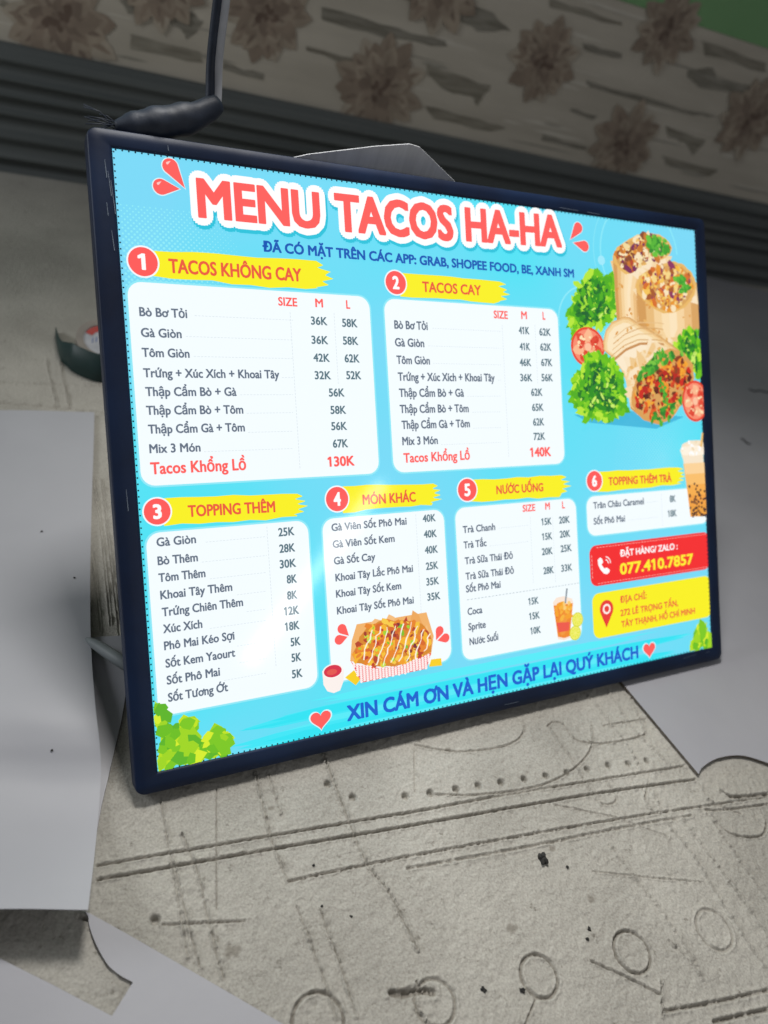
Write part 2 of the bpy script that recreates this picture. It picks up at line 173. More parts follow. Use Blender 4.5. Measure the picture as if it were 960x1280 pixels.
LN = {1: [(0.0647,0.1477,0.1648),(0.0549,0.1678,0.1635),(0.0612,0.1866,0.1622),(0.1488,0.2059,0.1609),(0.1043,0.2232,0.1597),(0.1096,0.2414,0.1584),(0.1099,0.2603,0.1572),(0.0648,0.2778,0.156)],2: [(0.3303,0.1495,0.4247),(0.3238,0.1692,0.4235),(0.3287,0.1886,0.4222),(0.4165,0.2066,0.4211),(0.3725,0.2253,0.4199),(0.378,0.2436,0.4187),(0.3779,0.262,0.4175),(0.3333,0.2795,0.4164)],3: [(0.0603,0.365,0.1218),(0.0551,0.3839,0.1205),(0.0617,0.4009,0.1194),(0.0875,0.4197,0.1181),(0.0961,0.4376,0.1168),(0.0584,0.449,0.1161),(0.084,0.4703,0.1146),(0.0853,0.4872,0.1134),(0.069,0.502,0.1124)],5: [(0.4065,0.3801,0.4502),(0.3926,0.3997,0.449)],6: [(0.6446,0.3657,0.6681),(0.6132,0.3866,0.6668)]}
VL = {1: [(0.1619,0.1399,0.2976),(0.2108,0.1384,0.2116)],2: [(0.4264,0.142,0.2971),(0.4751,0.14,0.21)],3: [(0.1225,0.3552,0.4962)],4: [(0.295,0.3559,0.4748)],5: [(0.4533,0.3704,0.4508),(0.4876,0.373,0.452)],6: [(0.6746,0.3559,0.3978)]}
G = [(0.0014,0.002,0.2,[(-0.0411,-0.0492),(0.2741,-0.0829)]),(0.0016,0.0022,0.2,[(-0.0428,-0.0615),(0.0978,-0.0768),(0.2409,-0.0932),(0.4712,-0.1187),(0.6254,-0.1398)]),(0.0016,0.0018,0.2,[(0.2465,-0.0809),(0.3557,-0.0905)]),(0.0014,0.0018,0.3,[(0.4344,-0.0994),(0.6228,-0.1209)]),(0.0014,0.0012,0.4,[(0.3557,-0.0905),(0.4815,-0.1046),(0.5638,-0.1145)]),(0.0014,0.0018,0.8,[(0.1153,-0.1108),(0.228,-0.1216),(0.4854,-0.1529),(0.7105,-0.1855)]),(0.0016,0.0014,1,[(0.2313,-0.133),(0.3512,-0.1483),(0.4992,-0.1645),(0.5856,-0.1761)]),(0.0012,0.0012,0.5,[(0.0211,-0.0061),(0.0199,-0.0452),(0.0161,-0.1446)]),(0.0014,0.0016,0.3,[(0.0211,-0.066),(0.0221,-0.1171),(0.0239,-0.1557)]),(0.0014,0.0014,0.3,[(0.0336,-0.0422),(0.0395,-0.0814),(0.0388,-0.1315),(0.04,-0.1694)]),(0.0014,0.0012,0.5,[(0.1163,-0.0003),(0.1121,-0.0645),(0.1153,-0.1108)]),(0.0012,0.001,0.4,[(0.1286,-0.0035),(0.1285,-0.0468)]),(0.0014,0.0014,0.4,[(0.1163,-0.1342),(0.1193,-0.1843),(0.1202,-0.2269)]),(0.0014,0.0014,0.4,[(0.1357,-0.1434),(0.1368,-0.1871),(0.1365,-0.2312)]),(0.0018,0.0016,1,[(0.1916,0.0015),(0.1917,-0.0681),(0.1936,-0.1169),(0.2035,-0.1478),(0.2091,-0.2016)]),(0.0007,0.0012,0,[(0.075,-0.0054),(0.048,-0.1145)]),(0.0012,0.0016,0.3,[(0.0017,-0.1137),(0.0686,-0.1321)]),(0.0007,0.0009,0,[(0.294,-0.0152),(0.2728,-0.0621)]),(0.0012,0.0014,0.2,[(0.2976,-0.0112),(0.3299,-0.0266),(0.3662,-0.0356),(0.4075,-0.0383),(0.4327,-0.0315),(0.4449,-0.0157)]),(0.0012,0.0015,0.2,[(0.4729,-0.0288),(0.4844,-0.025),(0.4947,-0.0318),(0.4965,-0.0506),(0.5176,-0.0632),(0.5501,-0.0691),(0.596,-0.0709),(0.6026,-0.0613),(0.6185,-0.0153)]),(0.0012,0.0015,0.2,[(0.5321,-0.0418),(0.5196,-0.0605),(0.5031,-0.0749),(0.4641,-0.0887),(0.4113,-0.0933),(0.3396,-0.0834),(0.289,-0.069)]),(0.0012,0.0012,0.3,[(0.4735,-0.0306),(0.477,-0.0785),(0.4778,-0.1252),(0.4853,-0.1343),(0.4987,-0.1356),(0.5052,-0.1288),(0.505,-0.1083)]),(0.0014,0.0012,0.4,[(0.5545,0.0048),(0.5631,-0.0766),(0.5508,-0.1665)]),(0.0012,0.001,0.4,[(0.591,-0.0032),(0.5869,-0.0548),(0.6033,-0.1132)]),(0.0014,0.0018,0.7,[(0.5534,-0.1309),(0.5376,-0.1462),(0.5394,-0.1586)]),(0.0014,0.0016,0.5,[(0.5459,-0.1721),(0.5524,-0.2189),(0.5493,-0.2722),(0.5494,-0.3295)]),(0.0016,0.0016,0.5,[(0.5697,-0.1764),(0.5745,-0.2341),(0.5776,-0.3087)]),(0.0014,0.0012,0.4,[(0.6077,-0.1798),(0.6074,-0.2262),(0.6063,-0.288)]),(0.0014,0.0008,0.6,[(0.4602,-0.1747),(0.4667,-0.2186),(0.475,-0.2606),(0.4761,-0.3016)]),(0.001,0.001,0.5,[(0.4245,-0.1937),(0.4796,-0.2163),(0.5437,-0.2411)]),(0.0014,0.0015,0.3,[(0.6269,-0.1453),(0.6224,-0.1643),(0.6391,-0.1812),(0.6543,-0.1927)]),(0.0014,0.0018,0.4,[(0.611,-0.1831),(0.6169,-0.2037),(0.6368,-0.2164),(0.6618,-0.2212),(0.6788,-0.2116),(0.6849,-0.1962)]),(0.0022,0.003,0.6,[(0.6485,-0.1612),(0.6614,-0.1723),(0.7135,-0.1827)]),(0.0016,0.0018,0.8,[(0.612,-0.1752),(0.632,-0.1816),(0.702,-0.1934)]),(0.0018,0.002,0.7,[(0.4151,-0.3237),(0.4756,-0.3361),(0.5367,-0.3466)]),(0.002,0.0024,0.7,[(0.4591,-0.3477),(0.5232,-0.3592)]),(0.0012,0.0018,0.2,[(0.3697,-0.2648),(0.3988,-0.2899),(0.4207,-0.3114)]),(0.0012,0.0014,0.3,[(0.4301,-0.3004),(0.4096,-0.3266)]),(0.001,0.0014,0.3,[(0.2983,-0.2731),(0.276,-0.288)]),(0.001,0.001,0.4,[(0.4225,-0.1173),(0.4874,-0.1503)]),(0.001,0.0008,0.4,[(0.4874,-0.1503),(0.538,-0.1882)]),(0.0012,0.0012,0.4,[(0.5491,-0.0458),(0.6157,-0.0519)]),(0.0012,0.0012,0.4,[(0.4622,-0.2753),(0.4695,-0.2941),(0.4742,-0.3151)]),(0.0014,0.0012,0.3,[(-0.006,0.7606),(-0.0035,0.6281)]),(0.0014,0.0012,0.3,[(0.0134,0.7567),(0.0133,0.6318)]),(0.002,0.001,0.5,[(-0.0748,0.6976),(0.0686,0.6904)]),(0.002,0.0014,0.3,[(-0.0777,0.6469),(-0.0156,0.6362),(0.0595,0.6188)]),(0.0014,0.0012,0.3,[(0.0255,0.4666),(0.0184,0.3445),(0.0089,0.217)]),(0.0014,0.0012,0.3,[(0.0345,0.4658),(0.0247,0.3296),(0.0154,0.1926)]),(0.0014,0.001,0.4,[(0.0056,0.3322),(-0.0027,0.2075)]),(0.0035,0.0035,0.8,[(0.1729,-0.2254),(0.1814,-0.2298),(0.198,-0.2325),(0.2082,-0.2374)]),(0.002,0.002,1,[(0.1979,-0.2252),(0.1881,-0.242),(0.1922,-0.2518)]),(0.0016,0.0018,0.6,[(-0.0605,-0.0879),(-0.0536,-0.0926)])]
RINGS = [(0.3116,-0.2584,0.0179,0.002),(0.4167,-0.2714,0.0188,0.0022),(0.5208,-0.2836,0.0196,0.0012),(0.2067,-0.245,0.0183,0.0015),(0.1049,-0.2248,0.0215,0.002)]
HOLES = [(0.2611,-0.0637),(0.2895,-0.0678),(0.32,-0.0714),(0.3472,-0.0744),(0.3759,-0.0778),(0.4052,-0.0817),(0.4342,-0.0849),(0.4626,-0.0884),(0.4912,-0.0912),(0.5218,-0.094),(0.5496,-0.0991),(0.5774,-0.1019),(0.2057,-0.0498),(0.1852,-0.0297),(-0.0032,-0.1082)]
DEB = [((0.3753,-0.1662),9),((0.3978,-0.1813),4),((0.3842,-0.24),5),((0.3772,-0.2469),4),((0.2537,-0.2505),6),((0.2892,-0.2632),6),((0.1431,-0.1042),3),((0.138,-0.1409),3),((0.1611,-0.1575),3)]
SH = [(0.0453,0.6144,-0.3157,0.6358,0.0034),(0.033,0.531,-0.3092,0.5622,0.0036),(0.0175,0.4302,-0.3008,0.4674,0.004),(0.0003,0.3139,-0.2913,0.3614,0.0055),(-0.013,0.2134,-0.2824,0.2679,0.009),(-0.0191,0.1556,-0.2768,0.2134,0.014),(-0.0227,0.1123,-0.2723,0.1723,0.019),(-0.0243,0.0839,-0.2699,0.1456,0.0195),(-0.025,0.0597,-0.2687,0.1237,0.015),(-0.0267,0.0383,-0.2683,0.1042,0.008),(-0.0304,0.0159,-0.267,0.0828,0.0048),(-0.037,-0.0159,-0.2636,0.0511,0.008),(-0.0461,-0.0564,-0.2577,0.0094,0.021),(-0.0567,-0.1008,-0.2498,-0.0377,0.042)]
POLY = {'under': [(-0.0187,0.2001),(0.0234,0.1955),(0.0253,0.1714),(0.0005,0.0891),(-0.0309,0.0024),(-0.0382,-0.0207),(-0.0583,-0.015),(-0.0522,0.1014)],'cutsheet': [(-0.0565,-0.0857),(-0.0531,-0.0884),(-0.0266,-0.1141),(0.0404,-0.1812),(0.0717,-0.2128),(0.1407,-0.28),(0.0963,-0.3823),(-0.2542,-0.2387),(-0.2836,0.0353),(-0.2014,-0.0316),(-0.1206,-0.1023),(-0.0837,-0.1352),(-0.0474,-0.1687),(-0.0289,-0.1506),(-0.0374,-0.1424),(-0.0454,-0.1312),(-0.0515,-0.1137),(-0.0545,-0.0988),(-0.0544,-0.091)],'right': [(0.6017,0.157),(0.6149,-0.0028),(0.6303,-0.137),(0.6413,-0.1312),(0.6638,-0.1269),(0.6857,-0.1268),(0.7108,-0.1314),(0.7307,-0.1416),(0.7564,-0.1607),(0.811,-0.2031),(0.9522,-0.3021),(2.0426,-0.0242),(2.6173,1.0464),(2.2552,1.2508),(2.0182,1.328),(1.6214,1.3563)]}
TAPE = [(0.0164,0.8437),(0.0135,0.821),(0.0143,0.766),(0.0222,0.7409),(0.0318,0.7231),(0.0506,0.7056),(0.0673,0.6981),(0.0954,0.7017),(0.1436,0.7301)]
WC = {'flowers': [(0.122,0.3081),(0.5318,0.4125),(0.8188,0.3202),(1.2247,0.4619),(1.5533,0.3222),(1.5344,0.5983),(1.9272,0.4584),(0.3069,0.4303),(0.9046,0.5612)],'flrad': [(0.122,0.3081),(0.2275,0.3311),(1.2247,0.4619),(1.3611,0.4899)]}
WD = [[(0.2334,0.3721),(0.3664,0.3876),(0.4017,0.3661),(0.3722,0.3298),(0.3539,0.3483),(0.3211,0.3515),(0.2499,0.3504)],[(0.2597,0.3133),(0.3995,0.311),(0.4106,0.2883),(0.2611,0.2882)],[(0.6495,0.4506),(0.8322,0.447),(0.9544,0.4502),(0.9589,0.4378),(0.7993,0.4238),(0.6545,0.4288)],[(0.6298,0.3719),(0.7954,0.367),(0.7895,0.3522),(0.6324,0.3596)],[(0.9361,0.53),(1.0529,0.5273),(1.1072,0.5029),(1.0265,0.4855),(0.9478,0.4978)],[(1.1816,0.5852),(1.39,0.5845),(1.3989,0.5778),(1.1901,0.5675)],[(1.3081,0.52),(1.4329,0.5193),(1.4386,0.5095),(1.3284,0.5047)],[(0.9215,0.3927),(0.9659,0.3879),(1.1026,0.3796),(1.0916,0.3499),(1.0842,0.328),(1.062,0.3497),(0.9908,0.3486),(0.9414,0.3655)],[(1.3609,0.4437),(1.6995,0.4408),(1.8326,0.4408),(1.734,0.4329),(1.3787,0.434)],[(0.9391,0.3078),(1.0752,0.3037),(1.1852,0.295),(1.1317,0.2794),(0.9808,0.2823)],[(1.3458,0.3758),(1.4376,0.3733),(1.4296,0.3638),(1.3503,0.3668)],[(1.6624,0.3883),(1.8174,0.3777),(1.8001,0.3371),(1.7477,0.361),(1.6849,0.367)],[(1.6475,0.5258),(1.723,0.5508),(1.7541,0.5278),(1.9263,0.5378),(1.9436,0.5164),(1.7184,0.497),(1.664,0.5098)],[(1.6479,0.5973),(1.8817,0.5929),(1.8982,0.5726),(1.6806,0.5707)],[(1.294,0.3008),(1.4396,0.2959),(1.4447,0.2862),(1.2993,0.2896)],[(1.6928,0.3186),(1.9123,0.3107),(1.8944,0.2914),(1.719,0.3009)],[(0.4526,0.3001),(0.543,0.2942),(0.5452,0.2814),(0.4546,0.2845)],[(0.0148,0.323),(0.0399,0.3219),(0.0395,0.3095),(0.0142,0.3093)]]
CAB = [(0.135,0.47,1.05),(0.128,0.466,0.8),(0.1255,0.464,0.66),(0.1243,0.463,0.58),(0.124,0.462,0.53),(0.124,0.4503,0.4946),(0.1147,0.4351,0.4884),(0.1003,0.4274,0.4828)]
JNT = [(0.1234,0.4422,0.4956),(0.1011,0.4316,0.4844),(0.0778,0.426,0.4776),(0.0551,0.4217,0.4726),(0.037,0.4202,0.4689),(0.025,0.4195,0.4673)]
ROD = [(-0.0199,0.1919,0.012),(0.0208,0.1249,0.03)]
BACK = [(0.2865,0.5911,0.4173),(0.4149,0.5791,0.4518),(0.4285,0.571,0.4536),(0.4651,0.5078,0.4326)]
FR = [(-0.0027,0.4356,0.4633)]
SP = [(-0.0493,0.3549),(-0.0223,0.2748),(-0.0671,0.06),(-0.1041,0.1726),(-0.0984,0.1714)]
BACKPLANE = [(0.2191,0.4264,0.4669),(0.2917,0.423,0.4867),(0.3296,0.4215,0.4951),(0.3433,0.4217,0.4937),(0.4177,0.4286,0.4546),(0.4677,0.4392,0.3946),(0.4677,0.5084,0.001),(0.1891,0.5084,0.001),(0.1891,0.4285,0.4549)]
ROLL = (0.0785,0.7739)
SHEET_SPECKS = [(-0.0482,0.3694,0.006),(-0.0209,0.2862,0.0077),(-0.0668,0.0635,0.0143)]
SHEET_BAR = (-0.1026,0.1763,0.0148)
THREADS = [([(1.5643,0.6783,0.0062),(1.5743,0.668,0.0062),(1.5989,0.6715,0.0062),(1.6126,0.6646,0.0062),(1.6362,0.6612,0.0062)],'longer dark thread on the shaded right board, nearer the wall'),([(1.3433,0.4899,0.0062),(1.3477,0.4841,0.0062),(1.3466,0.4729,0.0062),(1.3536,0.4698,0.0062)],'short dark thread on the shaded right board, nearer the sign')]
STAINS = [(0.0521,-0.1514,0.005),(0.1808,-0.2291,0.0045),(0.3328,-0.026,0.003),(0.3926,-0.1591,0.003),(0.4059,-0.2162,0.0035),(0.1217,-0.0394,0.0025),(0.3074,-0.2141,0.004)]
WALL_P = (-0.0268, 1.5328, 0.0)
WALL_D = (0.9956, -0.0938, 0.0)


# ------------------------------------------------------------------ workbench: routed MDF bed as a height field
def seg_dist(X, Y, ax, ay, bx, by):
    dx, dy = bx - ax, by - ay; L = dx * dx + dy * dy + 1e-12
    t = np.clip(((X - ax) * dx + (Y - ay) * dy) / L, 0, 1)
    return np.hypot(X - ax - t * dx, Y - ay - t * dy), t

def build_bed():
    xs = np.concatenate([np.arange(-1.6, -.14, .03), np.arange(-.14, .80, .00095), np.arange(.80, 3.4, .05)])
    ys = np.concatenate([np.arange(-.9, -.40, .03), np.arange(-.40, .03, .00095), np.arange(.03, 1.0, .004), np.arange(1.0, 1.9, .04)])
    nx, ny = len(xs), len(ys)
    X, Y = np.meshgrid(xs, ys, indexing='ij'); Z = np.zeros_like(X)
    rng = np.random.default_rng(3)
    noise = rng.normal(0, 1, X.shape)
    for _ in range(3):
        noise = (noise + np.roll(noise, 1, 0) + np.roll(noise, -1, 0) + np.roll(noise, 1, 1) + np.roll(noise, -1, 1)) / 5
    noise /= noise.std()
    blot = rng.normal(0, 1, X.shape)
    for _ in range(15):
        blot = (blot + np.roll(blot, 1, 0) + np.roll(blot, -1, 0) + np.roll(blot, 1, 1) + np.roll(blot, -1, 1)) / 5
    blot /= blot.std()
    cut = np.zeros_like(Z); lip = np.zeros_like(Z); bare = np.zeros_like(Z)
    def carve(w, dp, rough, d, sl, pale=False):
        w = w * .80
        if pale: dp = dp * .8; w = w * .62; rough = rough * .35
        w2 = w * (1 + .35 * rough * noise[sl]); dd = d + rough * .0006 * noise[sl]
        c = 1.7 * dp * np.exp(-(np.abs(dd) / np.maximum(w2, .0005)) ** 3.2) * (1 - rough * .45 * (noise[sl] > .5))
        cut[sl] = np.maximum(cut[sl], c)
        bare[sl] = np.maximum(bare[sl], c * (.0 if pale else 1))  # brown core and painted shade in the cuts, none in pale ones
        l = (.0024 if pale else .0008) * np.exp(-((d - w * 2.0) / (w * .8)) ** 2) * np.clip(.9 + .45 * noise[sl], 0, 2)
        lip[sl] = np.maximum(lip[sl], l)
    def box(x0, x1, y0, y1):
        return (slice(max(0, np.searchsorted(xs, x0) - 1), np.searchsorted(xs, x1) + 1), slice(max(0, np.searchsorted(ys, y0) - 1), np.searchsorted(ys, y1) + 1))
    for w, dp, rough, pts in G:
        if len(pts) > 2: pts = [tuple(p) for p in smooth_path(pts, 5)]
        for (ax, ay), (bx, by) in zip(pts[:-1], pts[1:]):
            m = w * 5; sl = box(min(ax, bx) - m, max(ax, bx) + m, min(ay, by) - m, max(ay, by) + m)
            if X[sl].size == 0: continue
            d, t = seg_dist(X[sl], Y[sl], ax, ay, bx, by); carve(w, dp, rough, d, sl, abs(by - ay) > 1.1 * abs(bx - ax) and w > .001)
    for cx, cy, r, dp in RINGS:
        sl = box(cx - r * 1.4, cx + r * 1.4, cy - r * 1.4, cy + r * 1.4)
        rr = np.hypot(X[sl] - cx, Y[sl] - cy); carve(.0017, dp, .45, np.abs(rr - r), sl)
    for cx, cy in HOLES:
        sl = box(cx - .012, cx + .012, cy - .012, cy + .012)
        rr = np.hypot(X[sl] - cx, Y[sl] - cy); cut[sl] = np.maximum(cut[sl], .007 * np.exp(-(rr / .0038) ** 5))
    fine = (X > -.14) & (X < .8) & (Y < .03) & (Y > -.40)
    for cx, cy, r in STAINS:
        sl = box(cx - r * 2, cx + r * 2, cy - r * 2, cy + r * 2)
        bare[sl] = np.maximum(bare[sl], .0045 * np.exp(-((np.hypot((X[sl] - cx) * .7, Y[sl] - cy) + noise[sl] * r * .16) / r) ** 4))
    Z = -cut + np.where(cut > .0004, 0, lip) + np.where(fine, noise * .00013 + blot * .00026, 0)
    # scattered pock marks and torn fibres
    for _ in range(900):
        cx, cy = rng.uniform(-.1, .7), rng.uniform(-.39, .02); r = rng.uniform(.0008, .0024); sl = box(cx - r * 3, cx + r * 3, cy - r * 3, cy + r * 3)
        a = rng.uniform(.4, 1.6)
        Z[sl] += rng.choice([-1, -1, 1]) * rng.uniform(.0002, .0007) * np.exp(-(((X[sl] - cx) * a) ** 2 + ((Y[sl] - cy) / a) ** 2) / r ** 2)
    co = np.stack([X, Y, Z], -1).reshape(-1, 3).astype(np.float32)
    i, j = np.meshgrid(np.arange(nx - 1), np.arange(ny - 1), indexing='ij'); a = (i * ny + j).ravel()
    F = np.stack([a, a + ny, a + ny + 1, a + 1], -1).astype(np.int32)
    me = bpy.data.meshes.new('board_top')
    me.vertices.add(len(co)); me.vertices.foreach_set('co', co.ravel())
    me.loops.add(F.size); me.loops.foreach_set('vertex_index', F.ravel())
    me.polygons.add(len(F)); me.polygons.foreach_set('loop_start', np.arange(0, F.size, 4, dtype=np.int32))
    me.polygons.foreach_set('use_smooth', np.ones(len(F), bool))
    me.update(calc_edges=True); me.validate()
    at = me.attributes.new('cut_shade_stain', 'FLOAT', 'POINT'); at.data.foreach_set('value', np.clip(bare / .0022, 0, 2).ravel().astype(np.float32))
    return me

def mdf_material():
    m = bpy.data.materials.new('dusty_fibreboard'); m.use_nodes = True; nt = m.node_tree; b = nt.nodes['Principled BSDF']
    b.inputs['Roughness'].default_value = .85; b.inputs['Specular IOR Level'].default_value = .12
    tc = nt.nodes.new('ShaderNodeTexCoord')
    def noise(sc, det, rough=.6):
        n = nt.nodes.new('ShaderNodeTexNoise'); n.inputs['Scale'].default_value = sc; n.inputs['Detail'].default_value = det
        n.inputs['Roughness'].default_value = rough; nt.links.new(tc.outputs['Object'], n.inputs['Vector']); return n
    def ramp(src, p0, c0, p1, c1):
        r = nt.nodes.new('ShaderNodeValToRGB'); r.color_ramp.elements[0].position = p0; r.color_ramp.elements[1].position = p1
        r.color_ramp.elements[0].color = c0; r.color_ramp.elements[1].color = c1; nt.links.new(src, r.inputs[0]); return r
    def mul(a, bb, f=1):
        x = nt.nodes.new('ShaderNodeMix'); x.data_type = 'RGBA'; x.blend_type = 'MULTIPLY'; x.inputs[0].default_value = f
        nt.links.new(a, x.inputs[6]); nt.links.new(bb, x.inputs[7]); return x.outputs[2]
    base = ramp(noise(5, 8).outputs['Fac'], .30, (.33, .315, .285, 1), .70, (.49, .472, .432, 1))
    fine = ramp(noise(420, 3).outputs['Fac'], .30, (.80, .79, .77, 1), .62, (1.06, 1.06, 1.05, 1))
    spots = ramp(noise(55, 5, .7).outputs['Fac'], .27, (.42, .40, .37, 1), .38, (1, 1, 1, 1))
    c = mul(mul(base.outputs[0], fine.outputs[0]), spots.outputs[0])
    at = nt.nodes.new('ShaderNodeAttribute'); at.attribute_name = 'cut_shade_stain'      # browner core in router cuts, darkened also as painted groove shade; plus stains
    core = nt.nodes.new('ShaderNodeMix'); core.data_type = 'RGBA'; core.inputs[7].default_value = (.20, .18, .15, 1)
    mm = nt.nodes.new('ShaderNodeMath'); mm.operation = 'MULTIPLY'; mm.inputs[1].default_value = .35
    nt.links.new(at.outputs['Fac'], mm.inputs[0]); nt.links.new(mm.outputs[0], core.inputs[0]); nt.links.new(c, core.inputs[6])
    nt.links.new(core.outputs[2], b.inputs['Base Color'])
    n = noise(380, 6, .75); bp = nt.nodes.new('ShaderNodeBump'); bp.inputs['Strength'].default_value = .75; bp.inputs['Distance'].default_value = .0018
    nt.links.new(n.outputs['Fac'], bp.inputs['Height'])
    n3 = noise(130, 5, .65); b3 = nt.nodes.new('ShaderNodeBump'); b3.inputs['Strength'].default_value = .42; b3.inputs['Distance'].default_value = .0035
    nt.links.new(n3.outputs['Fac'], b3.inputs['Height']); nt.links.new(bp.outputs[0], b3.inputs['Normal']); nt.links.new(b3.outputs[0], b.inputs['Normal'])
    return m

MDF = mdf_material()
bench = empty('workbench', (.4, .4, -.03))
tag(bench, 'dusty grey beige fibreboard bench scored with router grooves and circles', 'workbench')
me = build_bed(); me.materials.append(MDF)
top = link('board_top', me, bench); top.location = (-.4, -.4, .03)
bm = bmesh.new(); slab_bm(bm, [(-1.59, -.89), (3.33, -.89), (3.33, 1.85), (-1.59, 1.85)], -.03, -.008)
o = from_bm('board_core', bm, mat('fibreboard_core', (.20, .16, .11)), bench); o.location = (-.4, -.4, .03)

# ------------------------------------------------------------------ back wall
wx, wy = WALL_D[0], WALL_D[1]
wall = empty('back_wall', (WALL_P[0], WALL_P[1], 0), (0, 0, math.atan2(wy, wx)))
tag(wall, 'back wall with lotus patterned wallpaper above a dark ribbed skirting and green paint higher up', 'wall')
# local axes: x along wall, y into the wall, z up ; faces look towards -y
paper = mat('wallpaper_ground', (.46, .42, .35), (.56, .515, .435), 2.5, .8, 0, stretch=(1, 1, 6))
bm = bmesh.new()
def wbox(bm, x0, x1, y0, y1, z0, z1):
    r = bmesh.ops.create_cube(bm, size=1, matrix=Matrix.Translation(((x0 + x1) / 2, (y0 + y1) / 2, (z0 + z1) / 2)) @ Matrix.Diagonal((x1 - x0, y1 - y0, z1 - z0, 1)))
wbox(bm, -2.2, 4.2, .012, .13, -.05, .624)
from_bm('wallpaper', bm, paper, wall)
bm = bmesh.new(); wbox(bm, -2.2, 4.2, .010, .13, .6245, 1.8)
from_bm('painted_plaster', bm, mat('green_wall_paint', (.19, .38, .17), (.215, .41, .19), 3, .7), wall)
# ribbed skirting: moulded profile swept along the wall
bm = bmesh.new()
prof = []
zz = 0
while zz <= .2505:
    prof.append((-.010 - .011 * (0.5 + .5 * math.cos(zz / .2505 * 2 * math.pi * 6.5 + .9 * math.sin(zz * 37))) ** 1.5 - .004 * math.sin(zz * 40), zz)); zz += .0025
prof.append((.012, .2505))
ra = [bm.verts.new((-2.2, y, z)) for y, z in prof]; rb = [bm.verts.new((4.2, y, z)) for y, z in prof]
for i in range(len(prof) - 1): bm.faces.new((ra[i], rb[i], rb[i + 1], ra[i + 1]))
from_bm('ribbed_skirting', bm, mat('dark_skirting', (.075, .085, .085), (.12, .13, .128), 3, .45, stretch=(.3, 1, 30)), wall, True)
# printed pattern
wood_m = [mat('driftwood_print_%s' % n, c, c2, 14, .8, stretch=(1, 1, 7)) for n, c, c2 in (('grey', (.19, .175, .14), (.30, .28, .235)), ('brown', (.21, .19, .15), (.32, .295, .24)))]
bm = bmesh.new()
def wpoly(bm, pts, y, mi=0):
    f = bm.faces.new([bm.verts.new((x, y, z)) for x, z in pts]); f.material_index = mi
    return f
for rep in (0,):
    for k, pts in enumerate(WD):
        pp = []
        for i in range(len(pts)):
            a, b = pts[i], pts[(i + 1) % len(pts)]
            for t in (0, .25, .5, .75):
                pp.append((a[0] + (b[0] - a[0]) * t + random.uniform(-.003, .003), a[1] + (b[1] - a[1]) * t + random.uniform(-.003, .003)))
        wpoly(bm, pp, .0112 - .00002 * k, k % 2)
rs = random.Random(9)
for i in range(70):
    x0 = rs.uniform(-.3, 2.3); z0 = rs.uniform(.265, .61); L = rs.uniform(.05, .28); h_ = rs.uniform(.0015, .006)
    wpoly(bm, [(x0, z0), (x0 + L * .3, z0 + h_), (x0 + L * .8, z0 + h_ * .7), (x0 + L, z0), (x0 + L * .6, z0 - h_ * .6), (x0 + L * .2, z0 - h_ * .4)], .01145 - .000002 * i, 2 + i % 2)
wood_m += [mat('plank_grain_dark', (.30, .28, .235), (.38, .355, .30), 14, .8, stretch=(1, 1, 7)), mat('plank_grain_pale', (.56, .52, .45), (.62, .58, .50), 14, .8, stretch=(1, 1, 7))]
from_bm('driftwood_print', bm, wood_m, wall)
fl_cols = [(.41, .34, .265), (.36, .295, .23), (.31, .245, .19), (.24, .185, .145), (.16, .115, .09), (.46, .40, .32)]
fl_m = [mat('petal_print_%s' % n, tuple(c * .82 for c in col), col, 30, .85) for n, col in zip(('beige', 'tan', 'brown', 'umber', 'core', 'cream'), fl_cols)]
bm = bmesh.new(); lay = 0
def petal(bm, cx, cz, ang, r0, r1, w, mi):
    global lay
    ca, sa = math.cos(ang), math.sin(ang); pts = []
    for t, ww in ((0, .12), (.3, .75), (.55, 1), (.8, .7), (.93, .3)):
        pts.append((r0 + (r1 - r0) * t, w * ww))
    loop = pts + [(r1, 0)] + [(a, -b) for a, b in reversed(pts)]
    lay += 1
    wpoly(bm, [(cx + a * ca - b * sa, cz + a * sa + b * ca) for a, b in loop], .0104 - lay * .0000035, mi)
for k, (cx, cz) in enumerate(WC['flowers']):
    R0 = .115 if k % 2 == 0 else .10
    for ringi, (n, r0, r1, wf) in enumerate(((11, .25, 1.0, .21), (11, .2, .84, .20), (10, .12, .67, .18), (9, .06, .50, .15), (8, .0, .32, .10), (6, 0, .17, .06))):
        off = random.random() * 6
        for i in range(n):
            a = off + 2 * math.pi * i / n + random.uniform(-.12, .12)
            rr = R0 * r1 * random.uniform(.9, 1.08)
            mi = [(0, 1, 5), (1, 0, 2), (0, 2, 1), (2, 1, 3), (3, 2, 4), (4, 4, 3)][ringi][i % 3]
            petal(bm, cx, cz, a, R0 * r0 * .5, rr, R0 * wf, 2 if ringi < 4 and i % 4 == 3 else mi)
            if ringi < 4:
                petal(bm, cx, cz, a + .02, R0 * r0 * .5, rr * .9, R0 * wf * .30, 3 if ringi % 2 else 2)
from_bm('lotus_print', bm, fl_m, wall)

# ------------------------------------------------------------------ sheets
pvc = mat('white_plastic_sheet', (.35, .355, .385), (.40, .405, .435), 3, .5, .05, 60, .3)
pvc2 = mat('white_foam_board', (.31, .31, .338), (.35, .35, .378), 4, .5, .08, 90, .35)
edge_m = mat('cut_edge_brown', (.10, .085, .07), (.16, .14, .12), 200, .9)

